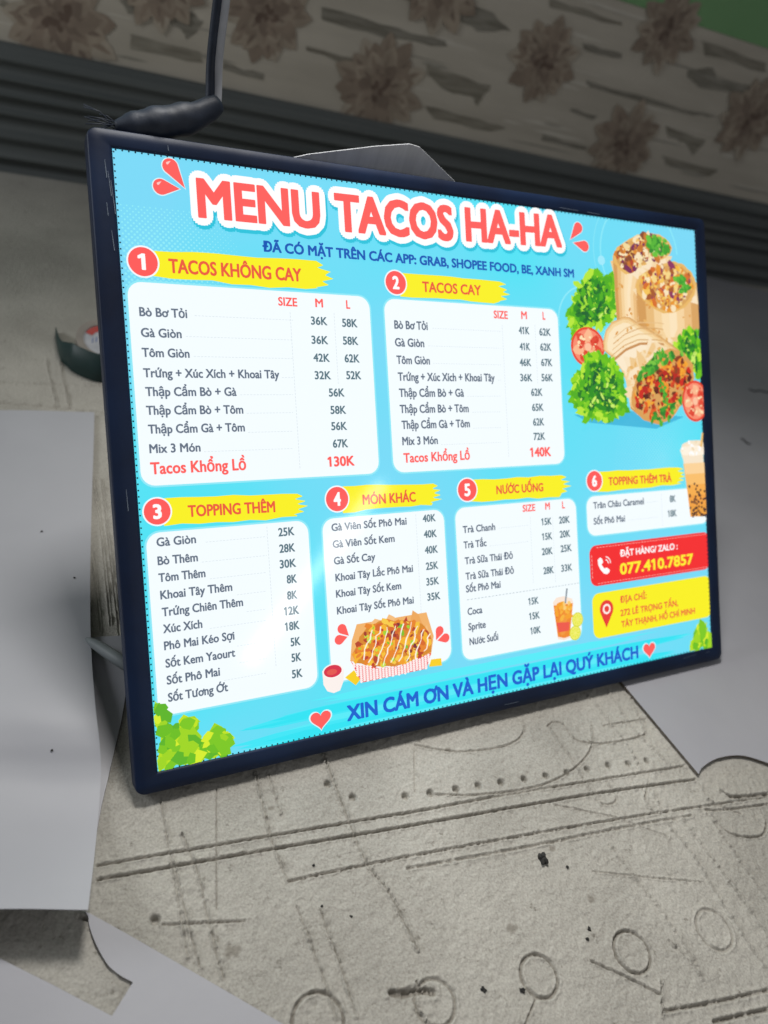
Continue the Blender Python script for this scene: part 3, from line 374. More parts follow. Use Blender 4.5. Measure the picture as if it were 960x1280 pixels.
def sheet(name, pts, z, th, label, cat='plastic sheet', curve=False):
    bm = bmesh.new(); slab_bm(bm, pts, z, z + th)
    c = Vector((sum(p[0] for p in pts) / len(pts), sum(p[1] for p in pts) / len(pts), z))
    for v in bm.verts: v.co -= c
    bm.normal_update()
    for f in bm.faces:
        if abs(f.normal.z) < .5: f.material_index = 1
    o = from_bm(name, bm, [pvc2, edge_m], None, False, c)
    tag(o, label, cat); return o

def dense(pts, rng, n=5):
    """smooth the run rng=(i0,i1) of a polygon outline"""
    i0, i1 = rng
    return pts[:i0] + [tuple(p) for p in smooth_path(pts[i0:i1 + 1], n)] + pts[i1 + 1:]

sheet('plastic_sheet', POLY['under'], .0012, .002, 'small flat white sheet lying under the grey rod beside the sign', 'plastic sheet')
sheet('plastic_sheet', dense(POLY['cutsheet'], (13, 19)), .001, .0022, 'flat white sheet with a curved slot cut in it, nearest the viewer', 'plastic sheet')
sheet('plastic_sheet', dense(POLY['right'], (2, 8)), .001, .0042, 'large grey white board with a half round notch lying right of and under the sign', 'plastic sheet')

# curled sheet at left
def curled():
    rowsn = smooth_path([(a, b, c, d, e) for a, b, c, d, e in SH], 6); bm = bmesh.new(); nxs = 24
    th = .0011
    def pos(k, i, dz):
        xa, ya, xb, yb, z = rowsn[k]; t = i / nxs
        zz = z + .005 * math.sin(t * 2.6) * math.sin(k * .05) * t + .0012 * math.sin(t * 9 + k * .16) * min(1, t * 4)
        return (xa + (xb - xa) * t, ya + (yb - ya) * t, max(zz, .0036) + dz)
    nk = len(rowsn)
    for dz, flip in ((0, True), (th, False)):
        g = [[bm.verts.new(pos(k, i, dz)) for i in range(nxs + 1)] for k in range(nk)]
        for k in range(nk - 1):
            for i in range(nxs):
                q = (g[k][i], g[k][i + 1], g[k + 1][i + 1], g[k + 1][i]); bm.faces.new(q[::-1] if flip else q)
    rim = [(k, 0) for k in range(nk)] + [(nk - 1, i) for i in range(1, nxs + 1)] + [(k, nxs) for k in range(nk - 2, -1, -1)] + [(0, i) for i in range(nxs - 1, 0, -1)]
    a = [bm.verts.new(pos(k, i, 0)) for k, i in rim]; c = [bm.verts.new(pos(k, i, th)) for k, i in rim]
    for m in range(len(rim)): bm.faces.new((a[m], c[m], c[(m + 1) % len(rim)], a[(m + 1) % len(rim)]))
    bm.normal_update()
    if sum(f.normal.z for f in bm.faces[nxs * (nk - 1):2 * nxs * (nk - 1)]) < 0: bmesh.ops.reverse_faces(bm, faces=bm.faces[:])
    o = from_bm('plastic_sheet', bm, pvc, None, True)
    tag(o, 'big curling white plastic sheet left of the sign with its front end lifted', 'plastic sheet')
curled()

# board that props the sign from behind; its peak shows over the top edge
bm = bmesh.new()
bx = BACKPLANE
th = Vector((0, .0012, .0002))
fr = [bm.verts.new(p) for p in bx]; bk = [bm.verts.new(Vector(p) + th) for p in bx]
bm.faces.new(fr[::-1]); bm.faces.new(bk)
for i in range(len(bx)): bm.faces.new((fr[i], fr[(i + 1) % len(bx)], bk[(i + 1) % len(bx)], bk[i]))
bmesh.ops.recalc_face_normals(bm, faces=bm.faces)
corr = mat('fluted_plastic', (.50, .51, .54), (.58, .59, .62), 30, .8, .15, 40, .2, stretch=(5, 1, .3))
o = from_bm('prop_board', bm, corr); tag(o, 'pale fluted board with a pointed top standing behind the sign', 'board')

# grey rod
bm = bmesh.new()
a, b = Vector(ROD[0]), Vector(ROD[1]); d = (b - a)
tube_bm(bm, [a, a + d * .06, a + d * .16, a + d * .34, a + d * .6, a + d], [.0016, .0034, .0052, .0064, .0066, .0066], 16)
o = from_bm('rod', bm, mat('grey_rod_plastic', (.17, .19, .20), (.21, .23, .24), 40, .5), None, True)
tag(o, 'grey rod with a tapered tip sticking out from behind the sign', 'rod')

# curl of dark tape standing on the bench, and the tape roll behind it
bm = bmesh.new(); path = smooth_path(TAPE, 6); h = []
n = len(path)
for k, p in enumerate(path):
    t = k / (n - 1); h.append(.006 + .045 * min(1, t * 2.2) ** .8)
lo, hi, lo2, hi2 = [], [], [], []
for k, p in enumerate(path):
    q = path[min(k + 1, n - 1)] - path[max(k - 1, 0)]; q = q / np.linalg.norm(q); nn = np.array([-q[1], q[0]]) * .0012
    lo.append(bm.verts.new((p[0], p[1], 0.0005))); hi.append(bm.verts.new((p[0], p[1], h[k])))
    lo2.append(bm.verts.new((p[0] + nn[0], p[1] + nn[1], 0.0005))); hi2.append(bm.verts.new((p[0] + nn[0], p[1] + nn[1], h[k])))
for k in range(n - 1):
    bm.faces.new((lo[k], lo[k + 1], hi[k + 1], hi[k])); bm.faces.new((lo2[k + 1], lo2[k], hi2[k], hi2[k + 1])); bm.faces.new((hi[k], hi[k + 1], hi2[k + 1], hi2[k]))
bm.faces.new((lo[0], hi[0], hi2[0], lo2[0])); bm.faces.new((lo[-1], lo2[-1], hi2[-1], hi[-1]))
bmesh.ops.recalc_face_normals(bm, faces=bm.faces)
o = from_bm('plastic_strip', bm, mat('dark_green_strip', (.012, .030, .030), (.018, .04, .038), 20, .45), None, True)
tag(o, 'dark green strip curling on edge on the bench at left of the sign', 'strip')

roll = empty('tape_roll', (ROLL[0], ROLL[1], .0135), (.34, 0, 0)); tag(roll, 'tape roll with a white and red label behind the curled dark strip', 'tape roll')
def ring_bm(bm, r0, r1, z0, z1, seg=40):
    V = [[bm.verts.new((r * math.cos(2 * math.pi * k / seg), r * math.sin(2 * math.pi * k / seg), z)) for k in range(seg)] for r, z in ((r0, z0), (r1, z0), (r1, z1), (r0, z1))]
    for a in range(4):
        for k in range(seg): bm.faces.new((V[a][k], V[a][(k + 1) % seg], V[(a + 1) % 4][(k + 1) % seg], V[(a + 1) % 4][k]))
bm = bmesh.new(); ring_bm(bm, .030, .041, 0, .024); bmesh.ops.recalc_face_normals(bm, faces=bm.faces)
from_bm('tape', bm, mat('clear_brown_tape', (.22, .20, .18), (.27, .24, .21), 40, .35), roll)
bm = bmesh.new(); bmesh.ops.create_cone(bm, cap_ends=True, segments=40, radius1=.030, radius2=.030, depth=.022, matrix=Matrix.Translation((0, 0, .0115)))
from_bm('core_label', bm, mat('paper_label', (.36, .37, .40), (.46, .47, .50), 45, .6), roll)
bm = bmesh.new()
pts = [(.029 * math.cos(a), .029 * math.sin(a)) for a in [math.radians(70 + i * 8) for i in range(11)]] + [(.018 * math.cos(a), .018 * math.sin(a)) for a in [math.radians(150 - i * 8) for i in range(11)]]
bm.faces.new([bm.verts.new((x, y, .0229)) for x, y in pts])
for i in range(5): bm.faces.new([bm.verts.new((-.018 + i * .006 + dx, -.006 + dy + .002 * (i % 2), .0229)) for dx, dy in ((0, 0), (.0016, 0), (.0034, .010), (.0018, .010))]).material_index = 1
from_bm('label_print', bm, [mat('red_print', (.42, .06, .05)), mat('blue_print', (.10, .15, .34))], roll)

# dark threads on the right-hand board
for k, (pts, lab) in enumerate(THREADS):
    bm = bmesh.new(); tube_bm(bm, smooth_path(pts, 5), [.0010 + .0006 * (i % 3) for i in range((len(pts) - 1) * 5 + 1)], 6); o = from_bm('thread', bm, mat('dark_thread', (.02, .02, .022)), None, True); tag(o, lab, 'thread')
# crumbs
crumb_m = mat('black_crumb', (.012, .012, .012), (.03, .028, .025), 300, .6)
def crumb(x, y, z, s, label, group, seed, flat=.7):
    rnd = random.Random(seed); bm = bmesh.new(); bmesh.ops.create_icosphere(bm, subdivisions=3, radius=1)
    for v in bm.verts:
        v.co *= s * (1 + rnd.uniform(-.12, .12) + .22 * math.sin(5 * v.co.x + seed) + .18 * math.sin(6 * v.co.y + 2 * seed) + .15 * math.sin(7 * v.co.z)); v.co.z *= flat
        v.co.x *= 1.25
    bmesh.ops.rotate(bm, verts=bm.verts, cent=(0, 0, 0), matrix=Matrix.Rotation(rnd.uniform(0, 6), 3, 'Z'))
    o = from_bm('crumb', bm, crumb_m, None, False, (x, y, z + s * flat * .6)); tag(o, label, 'crumb', group)
for k, ((x, y), s) in enumerate(DEB):
    if k == 0: crumb(x, y, 0, .0042, 'largest black crumb, alone on the middle of the bare bench', 'black crumbs on the bench', 5, .9)
    else: crumb(x, y, 0, (.0003 + s * .00027), 'tiny black crumb lying on the bare scored bench', 'black crumbs on the bench', 20 + k)
for k, (x, y, z) in enumerate(SHEET_SPECKS):
    crumb(x, y, z, .0010, 'tiny black speck on the big curling white sheet', 'black specks on the white sheet', 50 + k, .4)
bm = bmesh.new(); x, y, z = SHEET_BAR
slab_bm(bm, [(-.02, -.0016), (.006, -.0012), (.0065, .0008), (-.02, .0012)], 0, .002)
o = from_bm('scrap', bm, crumb_m, None, False, (x, y, z)); tag(o, 'short black strip of scrap at the left edge of the curling sheet', 'scrap')

# ------------------------------------------------------------------ the lit menu sign
LW, LH = .76, .5769                      # lit area
FL, FR_, FT, FB = .0215, .0185, .0165, .0190   # frame widths
ANG = math.atan2(.745966, .665984)
TB = .016
sign = empty('menu_light_box', (.40, 0, TB * .665984), (ANG, 0, 0))
tag(sign, 'lit tacos menu light box in a black frame tinted with blue glow leaning back on the bench', 'light box')
def loc(u, v, z): return (u - .38, FB + LH - v, z)

class Ink:
    def __init__(s): s.polys = []
    def poly(s, pts, col, z=0): s.polys.append(([loc(min(max(u, 0), LW), min(max(v, 0), LH), z) for u, v in pts], col)); return s
    def mesh(s, verts, faces, col): s.polys.append((verts, col, faces)); return s
    def build(s, name, parent, label=None):
        V, F, MI, mats = [], [], [], []
        for p in s.polys:
            m = em(p[1]) if isinstance(p[1], str) else p[1]
            if m not in mats: mats.append(m)
            b = len(V); V += p[0]
            for f in ([list(range(len(p[0])))] if len(p) == 2 else p[2]):
                F.append([b + i for i in f]); MI.append(mats.index(m))
        me = bpy.data.meshes.new(name); me.from_pydata(V, [], F)
        for m in mats: me.materials.append(m)
        me.polygons.foreach_set('material_index', MI); me.update()
        o = link(name, me, parent)
        if label: o['label'] = label
        return o

RED, HRED, NAVY, BLUE2, GRAY, SLATE = '#ff5f5b', '#ec5a3c', '#0b55b4', '#1562cf', '#637082', '#587480'
CARD, YEL, YTEXT, WHITE, CY = '#f2fafd', '#f9f01c', '#ffee32', '#ffffff', '#52def2'
CK = dict(red=RED, hred=HRED, navy=NAVY, blue2=BLUE2, gray=GRAY, slate=SLATE, white=WHITE, ytext=YTEXT)

_tc = bpy.data.curves.new('lettering', 'FONT'); _tc.resolution_u = 3
_to = bpy.data.objects.new('lettering', _tc); COL.objects.link(_to)
def text_mesh(s, bold):
    plain = s.translate(str.maketrans('ơớợƠỚ', 'oóọOÓ')); _tc.body = plain
    bpy.context.view_layer.update()
    ev = _to.evaluated_get(bpy.context.evaluated_depsgraph_get())
    me = bpy.data.meshes.new_from_object(ev)
    V = [tuple(v.co)[:2] for v in me.vertices]; F = [list(p.vertices) for p in me.polygons]
    bpy.data.meshes.remove(me)
    for i, ch in enumerate(s):
        if ch not in 'ơớợƠỚ1': continue
        _tc.body = plain[:i] + {'ó': 'o', 'ọ': 'o', 'Ó': 'O'}.get(plain[i], plain[i]); bpy.context.view_layer.update()
        m2 = bpy.data.meshes.new_from_object(_to.evaluated_get(bpy.context.evaluated_depsgraph_get())); xr = max(v.co.x for v in m2.vertices); bpy.data.meshes.remove(m2)
        if ch == '1':      # flag of the figure one
            xl = xr - .085; P = [(xl + .02, .686), (xl - .15, .585), (xl - .15, .50), (xl + .02, .585)]
        else:              # horn of the hooked o
            h = .449 if ch in 'ơớợ' else .686; P = [(xr - .09, h - .06), (xr - .01, h - .005), (xr + .012, h + .085), (xr + .075, h + .085), (xr + .085, h + .02), (xr + .05, h - .07), (xr - .035, h - .14)]
        F.append(list(range(len(V), len(V) + len(P)))); V += P
    return V, F
def put_text(ink, item, z, col=None, grow=0, shift=(0, 0)):
    s, u, v, w, cap, c, bold, dv = item
    V, F = text_mesh(s, bold)
    x0 = min(p[0] for p in V); x1 = max(p[0] for p in V); 
    e = {1: .0185, 2: .0225, 3: .021}[bold] * cap / .7 * 1.6     # stroke thickening
    sx = (w - 2 * e) / (x1 - x0); sy = (cap - 1.6 * e) / .686
    def tr(p, dx=0, dy=0, dz=0):
        uu = (p[0] - x0) * sx + e; return loc(u + uu + dx + shift[0], v - .8 * e - p[1] * sy + dv * uu / w + dy + shift[1], z + dz)
    if not grow:
        n = 8 if bold < 3 else 16
        for k in range(n):
            a = 2 * math.pi * (k + .5) / n
            q = (max(-1, min(1, 1.35 * math.cos(a))), max(-1, min(1, 1.35 * math.sin(a)))) if bold > 1 else (math.cos(a), math.sin(a)); ink.mesh([tr(p, e * q[0], .8 * e * q[1], k * 1e-6) for p in V], F, col or CK[c])
        ink.mesh([tr(p, 0, 0, 14e-6) for p in V], F, col or CK[c])
    else:
        for k in range(20):
            a = 2 * math.pi * k / 20
            ink.mesh([tr(p, (grow + e) * math.cos(a), (grow + e) * math.sin(a), k * 1e-6) for p in V], F, col)

# --- frame: moulded section swept round the lit area
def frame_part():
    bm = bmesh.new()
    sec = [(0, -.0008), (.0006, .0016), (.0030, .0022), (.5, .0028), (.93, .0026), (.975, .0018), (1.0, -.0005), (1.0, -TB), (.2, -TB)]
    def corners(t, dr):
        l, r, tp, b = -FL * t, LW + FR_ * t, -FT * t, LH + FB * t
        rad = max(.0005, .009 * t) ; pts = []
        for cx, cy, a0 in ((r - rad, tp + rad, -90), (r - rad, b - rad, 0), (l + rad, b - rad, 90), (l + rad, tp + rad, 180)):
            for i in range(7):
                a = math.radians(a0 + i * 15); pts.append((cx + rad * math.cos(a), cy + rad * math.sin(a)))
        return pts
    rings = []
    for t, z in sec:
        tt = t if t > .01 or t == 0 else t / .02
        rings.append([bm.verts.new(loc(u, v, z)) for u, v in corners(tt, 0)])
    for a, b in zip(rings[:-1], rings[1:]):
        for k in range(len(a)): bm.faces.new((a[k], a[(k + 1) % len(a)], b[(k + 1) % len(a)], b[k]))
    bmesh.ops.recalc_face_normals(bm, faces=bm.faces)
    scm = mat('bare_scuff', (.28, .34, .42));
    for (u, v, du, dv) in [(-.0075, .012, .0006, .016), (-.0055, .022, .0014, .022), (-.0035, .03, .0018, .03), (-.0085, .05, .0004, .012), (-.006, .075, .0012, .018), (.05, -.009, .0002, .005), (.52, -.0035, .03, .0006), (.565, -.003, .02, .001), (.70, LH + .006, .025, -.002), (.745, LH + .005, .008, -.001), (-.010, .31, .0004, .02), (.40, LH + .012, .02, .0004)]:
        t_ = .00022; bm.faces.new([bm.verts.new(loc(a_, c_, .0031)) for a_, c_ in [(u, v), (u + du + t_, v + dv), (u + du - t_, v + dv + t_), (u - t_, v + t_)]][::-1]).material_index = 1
    o = from_bm('frame', bm, [mat('black_frame_blue_glow', (.002, .008, .030), (.004, .017, .058), 9, .5, .12, 55, .3), scm], sign, True)  # blue in the base colour stands for the glow over a black frame
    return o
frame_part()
bm = bmesh.new()
slab_bm(bm, [loc(-.015, -.012, 0)[:2], loc(LW + .013, -.012, 0)[:2], loc(LW + .013, LH + .013, 0)[:2], loc(-.015, LH + .013, 0)[:2]], -TB + .0005, -.004)
from_bm('back_panel', bm, mat('black_back', (.012, .012, .014)), sign)

# --- glowing face
def face_material():
    m = em('#52def3').copy(); m.name = 'ink_sky_print'; nt = m.node_tree; b = nt.nodes['Principled BSDF']
    tc = nt.nodes.new('ShaderNodeTexCoord'); n = nt.nodes.new('ShaderNodeTexNoise'); n.inputs['Scale'].default_value = 2.6; n.inputs['Detail'].default_value = 2
    r = nt.nodes.new('ShaderNodeValToRGB'); r.color_ramp.elements[0].position = .38; r.color_ramp.elements[1].position = .64
    r.color_ramp.elements[0].color = lin('#7ad9f7'); r.color_ramp.elements[1].color = lin('#4fe2f4')
    nt.links.new(tc.outputs['Object'], n.inputs['Vector']); nt.links.new(n.outputs['Fac'], r.inputs[0]); nt.links.new(r.outputs[0], b.inputs['Emission Color']); b.inputs['Emission Strength'].default_value = 1.0
    return m
k = Ink(); k.poly([(0, 0), (LW, 0), (LW, LH), (0, LH)][::-1], face_material(), 0)
face = k.build('display_face', sign)
Z1 = .00012; ZH, ZC, ZL, ZB, ZT = Z1 * 1, Z1 * 3, Z1 * 4, Z1 * 6, Z1 * 8

def disc(ink, u, v, r, col, z, n=28, ry=None, a0=0):
    ry = ry or r; ink.poly([(u + r * math.cos(a0 + 2 * math.pi * i / n), v + ry * math.sin(a0 + 2 * math.pi * i / n)) for i in range(n)], col, z)
# halftone fields and pale arcs in the artwork
k = Ink()
def halftone(u0, v0, u1, v1, col, rmax, step, cx, cy, R):
    v = v0; row = 0
    while v < v1:
        u = u0 + (step / 2 if row % 2 else 0)
        while u < u1:
            d = math.hypot(u - cx, v - cy) / R
            if d < 1: disc(k, u, v, rmax * (1 - d * .75), col, ZH, 8)
            u += step
        v += step * .5; row += 1
a, b = PL['half1']; halftone(.004, .05, .125, .16, '#8eeaf8', .0016, .0052, .03, .105, .085)
halftone(.55, .02, .64, .26, '#86e6f8', .0014, .005, .58, .16, .09)
halftone(.58, .25, .755, .36, '#97e8fb', .0014, .0052, .68, .31, .085)
def arc(cu, cv, r, a0, a1, wd, col, z):
    n = 26; A = [math.radians(a0 + (a1 - a0) * i / n) for i in range(n + 1)]
    k.poly([(cu + (r + wd) * math.cos(a), cv + (r + wd) * math.sin(a)) for a in A] + [(cu + r * math.cos(a), cv + r * math.sin(a)) for a in reversed(A)], col, z)
cu, cv = PL['arcs'][0]
arc(cu, cv, .068, 150, 355, .002, '#8ce9f9', ZH * 1.3); arc(cu, cv, .080, 165, 330, .0012, '#86e6f8', ZH * 1.4)
cu2, cv2 = PL['arcs'][2]; arc(cu2 + .012, cv2 + .01, .042, 170, 300, .002, '#8ce9f9', ZH * 1.5)
disc(k, cu - .068, cv + .012, .006, '#9fe9fb', ZH * 1.6)
sw = PL['swash1']
def stroke_poly(pts, jag, n, rnd):
    out = []
    for i in range(len(pts)):
        a, b = pts[i], pts[(i + 1) % len(pts)]
        for j in range(n):
            t = j / n; out.append((a[0] + (b[0] - a[0]) * t + rnd.uniform(-jag, jag), a[1] + (b[1] - a[1]) * t + rnd.uniform(-jag * .35, jag * .35)))
    return out
rnd = random.Random(3)
for i in range(34):
    t = rnd.random(); yy = sw[0][1] + (t - .5) * .055; x0 = sw[0][0] + rnd.uniform(-.03, .07) + abs(t - .5) * .06; x1 = sw[5][0] + rnd.uniform(-.12, .02) - abs(t - .5) * .05
    hgt = rnd.uniform(.0015, .005)
    k.poly([(x0, yy), (x0 + .05, yy - hgt), (x1 - .08, yy - hgt), (x1, yy), (x1 - .06, yy + hgt * .8), (x0 + .03, yy + hgt)], ['#2fe3f3', '#3fe6f6', '#57ebf8'][i % 3], ZH * (1.2 + i * .02))
k.build('artwork_backdrop', face)

# dotted seam where film meets frame
k = Ink()
sm = mat('seam_navy', (.006, .018, .045)); step = .0058
def dot(u, v, r=.00085): k.poly([(u + r * math.cos(math.pi * i / 4), v + r * math.sin(math.pi * i / 4)) for i in range(8)], sm, .0006)
n = int(LW / step)
for i in range(n):
    u = (i + .5) * LW / n
    dot(u, .0010); dot(u, LH - .0010)
n = int(LH / step)
for i in range(n):
    v = (i + .5) * LH / n; dot(.0010, v); dot(LW - .0010, v)
k.build('seam_dots', face)

# --- title
title = Ink(); out = Ink(); sh = Ink()
for it in TX['title']:
    put_text(sh, it, ZB - Z1, '#27c3dc', .0075, (.0012, .0028)); put_text(out, it, ZB, '#ffffff', .0066); put_text(title, it, ZT, None)
sh.polys += out.polys; o = sh.build('title_outline', sign); title.build('title_lettering', o)
k = Ink()
for it in TX['subtitle']: put_text(k, it, ZT)
k.build('subtitle_lettering', sign)

# splash drops
def drop(ink, c, tip, r, col, z):
    a = math.atan2(tip[1] - c[1], tip[0] - c[0]); pts = [tip]
    for i in range(17):
        th = a + math.radians(62) + math.radians(236) * i / 16; pts.append((c[0] + r * math.cos(th), c[1] + r * math.sin(th)))
    ink.poly(pts, col, z)
dr = PL['drops']
for grp, rr in ((0, .0074), (4, .0068), (8, .0052), (12, .0052)):
    k = Ink()
    for q in (grp, grp + 2):
        c, t = dr[q], dr[q + 1]
        if grp < 8: drop(k, c, (t[0] + (t[0] - c[0]) * .06, t[1] + (t[1] - c[1]) * .06), rr * 1.13, '#d9f7fd', ZB)
        drop(k, c, t, rr, RED, ZT)
        if grp == 0: drop(k, (c[0] - rr * .35, c[1] - rr * .35), (c[0] + rr * .1, c[1] - rr * .7), rr * .16, '#ffc9c6', ZT + Z1)
    k.build('splash_mark', sign)

# --- menu cards
def rrect(p, r=.013, n=6):
    (u0, v0), (u1, _), (_, v1), _ = p[0], p[1], p[2], p[3]
    u0 = (p[0][0] + p[3][0]) / 2; u1 = (p[1][0] + p[2][0]) / 2; v0 = (p[0][1] + p[1][1]) / 2; v1 = (p[2][1] + p[3][1]) / 2
    u1 = min(u1, LW + .02); pts = []
    for cx, cy, a0 in ((u1 - r, v0 + r, -90), (u1 - r, v1 - r, 0), (u0 + r, v1 - r, 90), (u0 + r, v0 + r, 180)):
        for i in range(n + 1):
            a = math.radians(a0 + i * 90 / n); pts.append((cx + r * math.cos(a), cy + r * math.sin(a)))
    return pts, (u0, v0, u1, v1)
names = {1: 'TACOS KHÔNG CAY', 2: 'TACOS CAY', 3: 'TOPPING THÊM', 4: 'MÓN KHÁC', 5: 'NƯỚC UỐNG', 6: 'TOPPING THÊM TRÀ'}
for c in range(1, 7):
    k = Ink(); pts, (u0, v0, u1, v1) = rrect(PL['card%d' % c])
    po, _ = rrect([(u0 - .0018, v0 - .0018), (u1 + .0018, v0 - .0018), (u1 + .0018, v1 + .0018), (u0 - .0018, v1 + .0018)], .0145)
    k.poly(po, '#8fe9f8', ZC - Z1); k.poly(pts, CARD, ZC)
    for u, v, ur in LN.get(c, []):
        x = u
        while x < ur: k.poly([(x, v), (min(x + .0022, ur), v), (min(x + .0022, ur), v + .0004), (x, v + .0004)], '#d2dde2', ZL); x += .0034
    for u, va, vb in VL.get(c, []):
        y = va
        while y < vb: k.poly([(u, y), (u + .0005, y), (u + .0005, y + .0022), (u, y + .0022)], '#d2dde2', ZL); y += .0034
    if c == 5:
        (ua, va), (ub, vb) = PL['dash5']; x = ua
        while x < ub: k.poly([(x, va), (x + .003, va), (x + .003, va + .0008), (x, va + .0008)], '#b8c6cc', ZL); x += .005
    card = k.build('menu_card', sign, 'white card headed %s %s' % (c, names[c]))
    k = Ink(); b = PL['brush%d' % c]; rnd = random.Random(c)
    hgt = b[-1][1] - b[0][1]; right = [b[1]]
    m = 9
    for i in range(1, m): 
        t = i / m; v = b[1][1] + (b[3][1] - b[1][1]) * t
        xx = b[1][0] + (b[2][0] - b[1][0]) * (1 - abs(2 * t - 1)) * 1.0
        right += [(xx + (.010 if i % 2 else -.008) * rnd.uniform(.4, 1.1) * hgt / .035, v), (xx + (.004 if i % 2 else -.003), v + hgt * .03)]
    bot = [(b[3][0] + (b[4][0] - b[3][0]) * t, b[3][1] + (b[4][1] - b[3][1]) * t + rnd.uniform(-.0012, .0016)) for t in [i / 8 for i in range(9)]]
    topl = [(b[0][0] + (b[1][0] - b[0][0]) * t, b[0][1] + (b[1][1] - b[0][1]) * t + rnd.uniform(-.0008, .0008)) for t in [i / 8 for i in range(8)]]
    k.poly(topl + right + bot, YEL, ZB); k.build('heading_brush', card)
    k = Ink()
    for it in TX['head%d' % c]: put_text(k, it, ZT)
    k.build('heading_text', card)
    k = Ink(); u, v, r = BD[c]
    disc(k, u, v, r * 1.08, '#f4fbff', ZB + Z1 * .5, 36); disc(k, u, v, r * .97, '#ff5a58', ZB + Z1, 36)
    put_text(k, (str(c), u - r * (.34 if c == 1 else .32), v + r * .55, r * (.50 if c == 1 else .64), r * 1.1, 'white', 2, 0), ZT)
    k.build('number_badge', card)
    for key, nm in (('dish', 'dish_names'), ('price', 'price_column')):
        for half in ((lambda v: v < PL['dash5'][0][1]), (lambda v: v >= PL['dash5'][0][1])) if c == 5 else ((lambda v: True),):
            k = Ink()
            for it in TX['%s%d' % (key, c)]:
                if half(it[2]): put_text(k, it, ZT)
            k.build(nm, card)

# --- phone and address banners
k = Ink(); pts, (u0, v0, u1, v1) = rrect(PL['phonebox'], .011); k.poly(pts, '#f42a2c', ZC)
x = u0 + .012
while x < LW - .002:
    for vv in (v0 + .0028, v1 - .0034): k.poly([(x, vv), (x + .0035, vv), (x + .0035, vv + .0007), (x, vv + .0007)], '#ffb6b0', ZL)
    x += .0052
y = v0 + .012
while y < v1 - .012: k.poly([(u0 + .003, y), (u0 + .0038, y), (u0 + .0038, y + .0035), (u0 + .003, y + .0035)], '#ffb6b0', ZL); y += .0052
ph = k.build('phone_banner', sign)
k = Ink()
for it in TX['phone']: put_text(k, it, ZT)
k.build('phone_lettering', ph)
k = Ink(); cu, cv = PL['phoneicon'][0]; s = abs(PL['phoneicon'][1][1] - cv) * 1.0
hs = [(-.95, -.75), (-.62, -1.0), (-.38, -.85), (-.22, -.42), (-.48, -.12), (-.1, .38), (.22, .30), (.62, .60), (.58, .88), (.25, 1.1), (-.15, 1.0), (-.6, .5), (-.9, -.1)]
k.poly([(cu + a * s * 1.15, cv + b * s) for a, b in hs], WHITE, ZT)
for rr in (.45, .8):
    A = [math.radians(-80 + i * 8) for i in range(11)]
    k.poly([(cu + s * (.05 + (rr + .12) * math.cos(a)), cv + s * (-.15 + (rr + .12) * math.sin(a))) for a in A] + [(cu + s * (.05 + rr * math.cos(a)), cv + s * (-.15 + rr * math.sin(a))) for a in reversed(A)], WHITE, ZT)
k.build('phone_icon', ph)
k = Ink(); pts, _ = rrect(PL['addrbox'], .011); k.poly(pts, YEL, ZC); ad = k.build('address_banner', sign)
k = Ink()
for it in TX['addr']: put_text(k, it, ZT)
k.build('address_lettering', ad)
k = Ink(); (cu, cv), _, tip = PL['pin']; r = .0115
A = [math.radians(150 + i * 240 / 20) for i in range(21)]
k.poly([(cu + r * math.cos(a), cv + r * math.sin(a)) for a in A] + [tip], '#ea3b33', ZT); disc(k, cu, cv, r * .58, '#fff6ef', ZT + Z1); disc(k, cu, cv, r * .36, '#ea3b33', ZT + 2 * Z1)
k.build('map_pin', ad)

# --- closing line and hearts
k = Ink()
for it in TX['thanks']: put_text(k, it, ZT)
k.build('closing_lettering', sign)
for key in ('heart1', 'heart2'):
    (cu, cv), (ex, _), (_, ey) = PL[key]; w = abs(ex - cu); h = abs(ey - cv); k = Ink()
    for sc, col, z in ((1.14, '#d8f8fd', ZB), (1, '#ff5f5c', ZT)):
        k.poly([(cu + sc * w * (16 * math.sin(t) ** 3) / 16, cv - sc * h * (13 * math.cos(t) - 5 * math.cos(2 * t) - 2 * math.cos(3 * t) - math.cos(4 * t)) / 15) for t in [2 * math.pi * i / 40 for i in range(40)]], col, z)
    k.build('heart', sign)

# --- food pictures
def frill(pts, amp, n, rnd):
    out = []; c = (sum(p[0] for p in pts) / len(pts), sum(p[1] for p in pts) / len(pts))
    for i in range(len(pts)):
        a, b = pts[i], pts[(i + 1) % len(pts)]
        for j in range(n):
            t = j / n; p = (a[0] + (b[0] - a[0]) * t, a[1] + (b[1] - a[1]) * t); d = math.hypot(p[0] - c[0], p[1] - c[1]) + 1e-6
            e = amp * (rnd.uniform(-1, 1)); out.append((p[0] + (p[0] - c[0]) / d * e, p[1] + (p[1] - c[1]) / d * e))
    return out
def blob(ink, u, v, r, col, z, rnd, n=7, asp=1, ang=None):
    ang = rnd.uniform(0, 6) if ang is None else ang; ca, sa = math.cos(ang), math.sin(ang); pts = []
    for i in range(n):
        th = 2 * math.pi * i / n; rr = r * rnd.uniform(.7, 1.2); a, b = rr * math.cos(th) * asp, rr * math.sin(th); pts.append((u + a * ca - b * sa, v + a * sa + b * ca))
    ink.poly(pts, col, z)
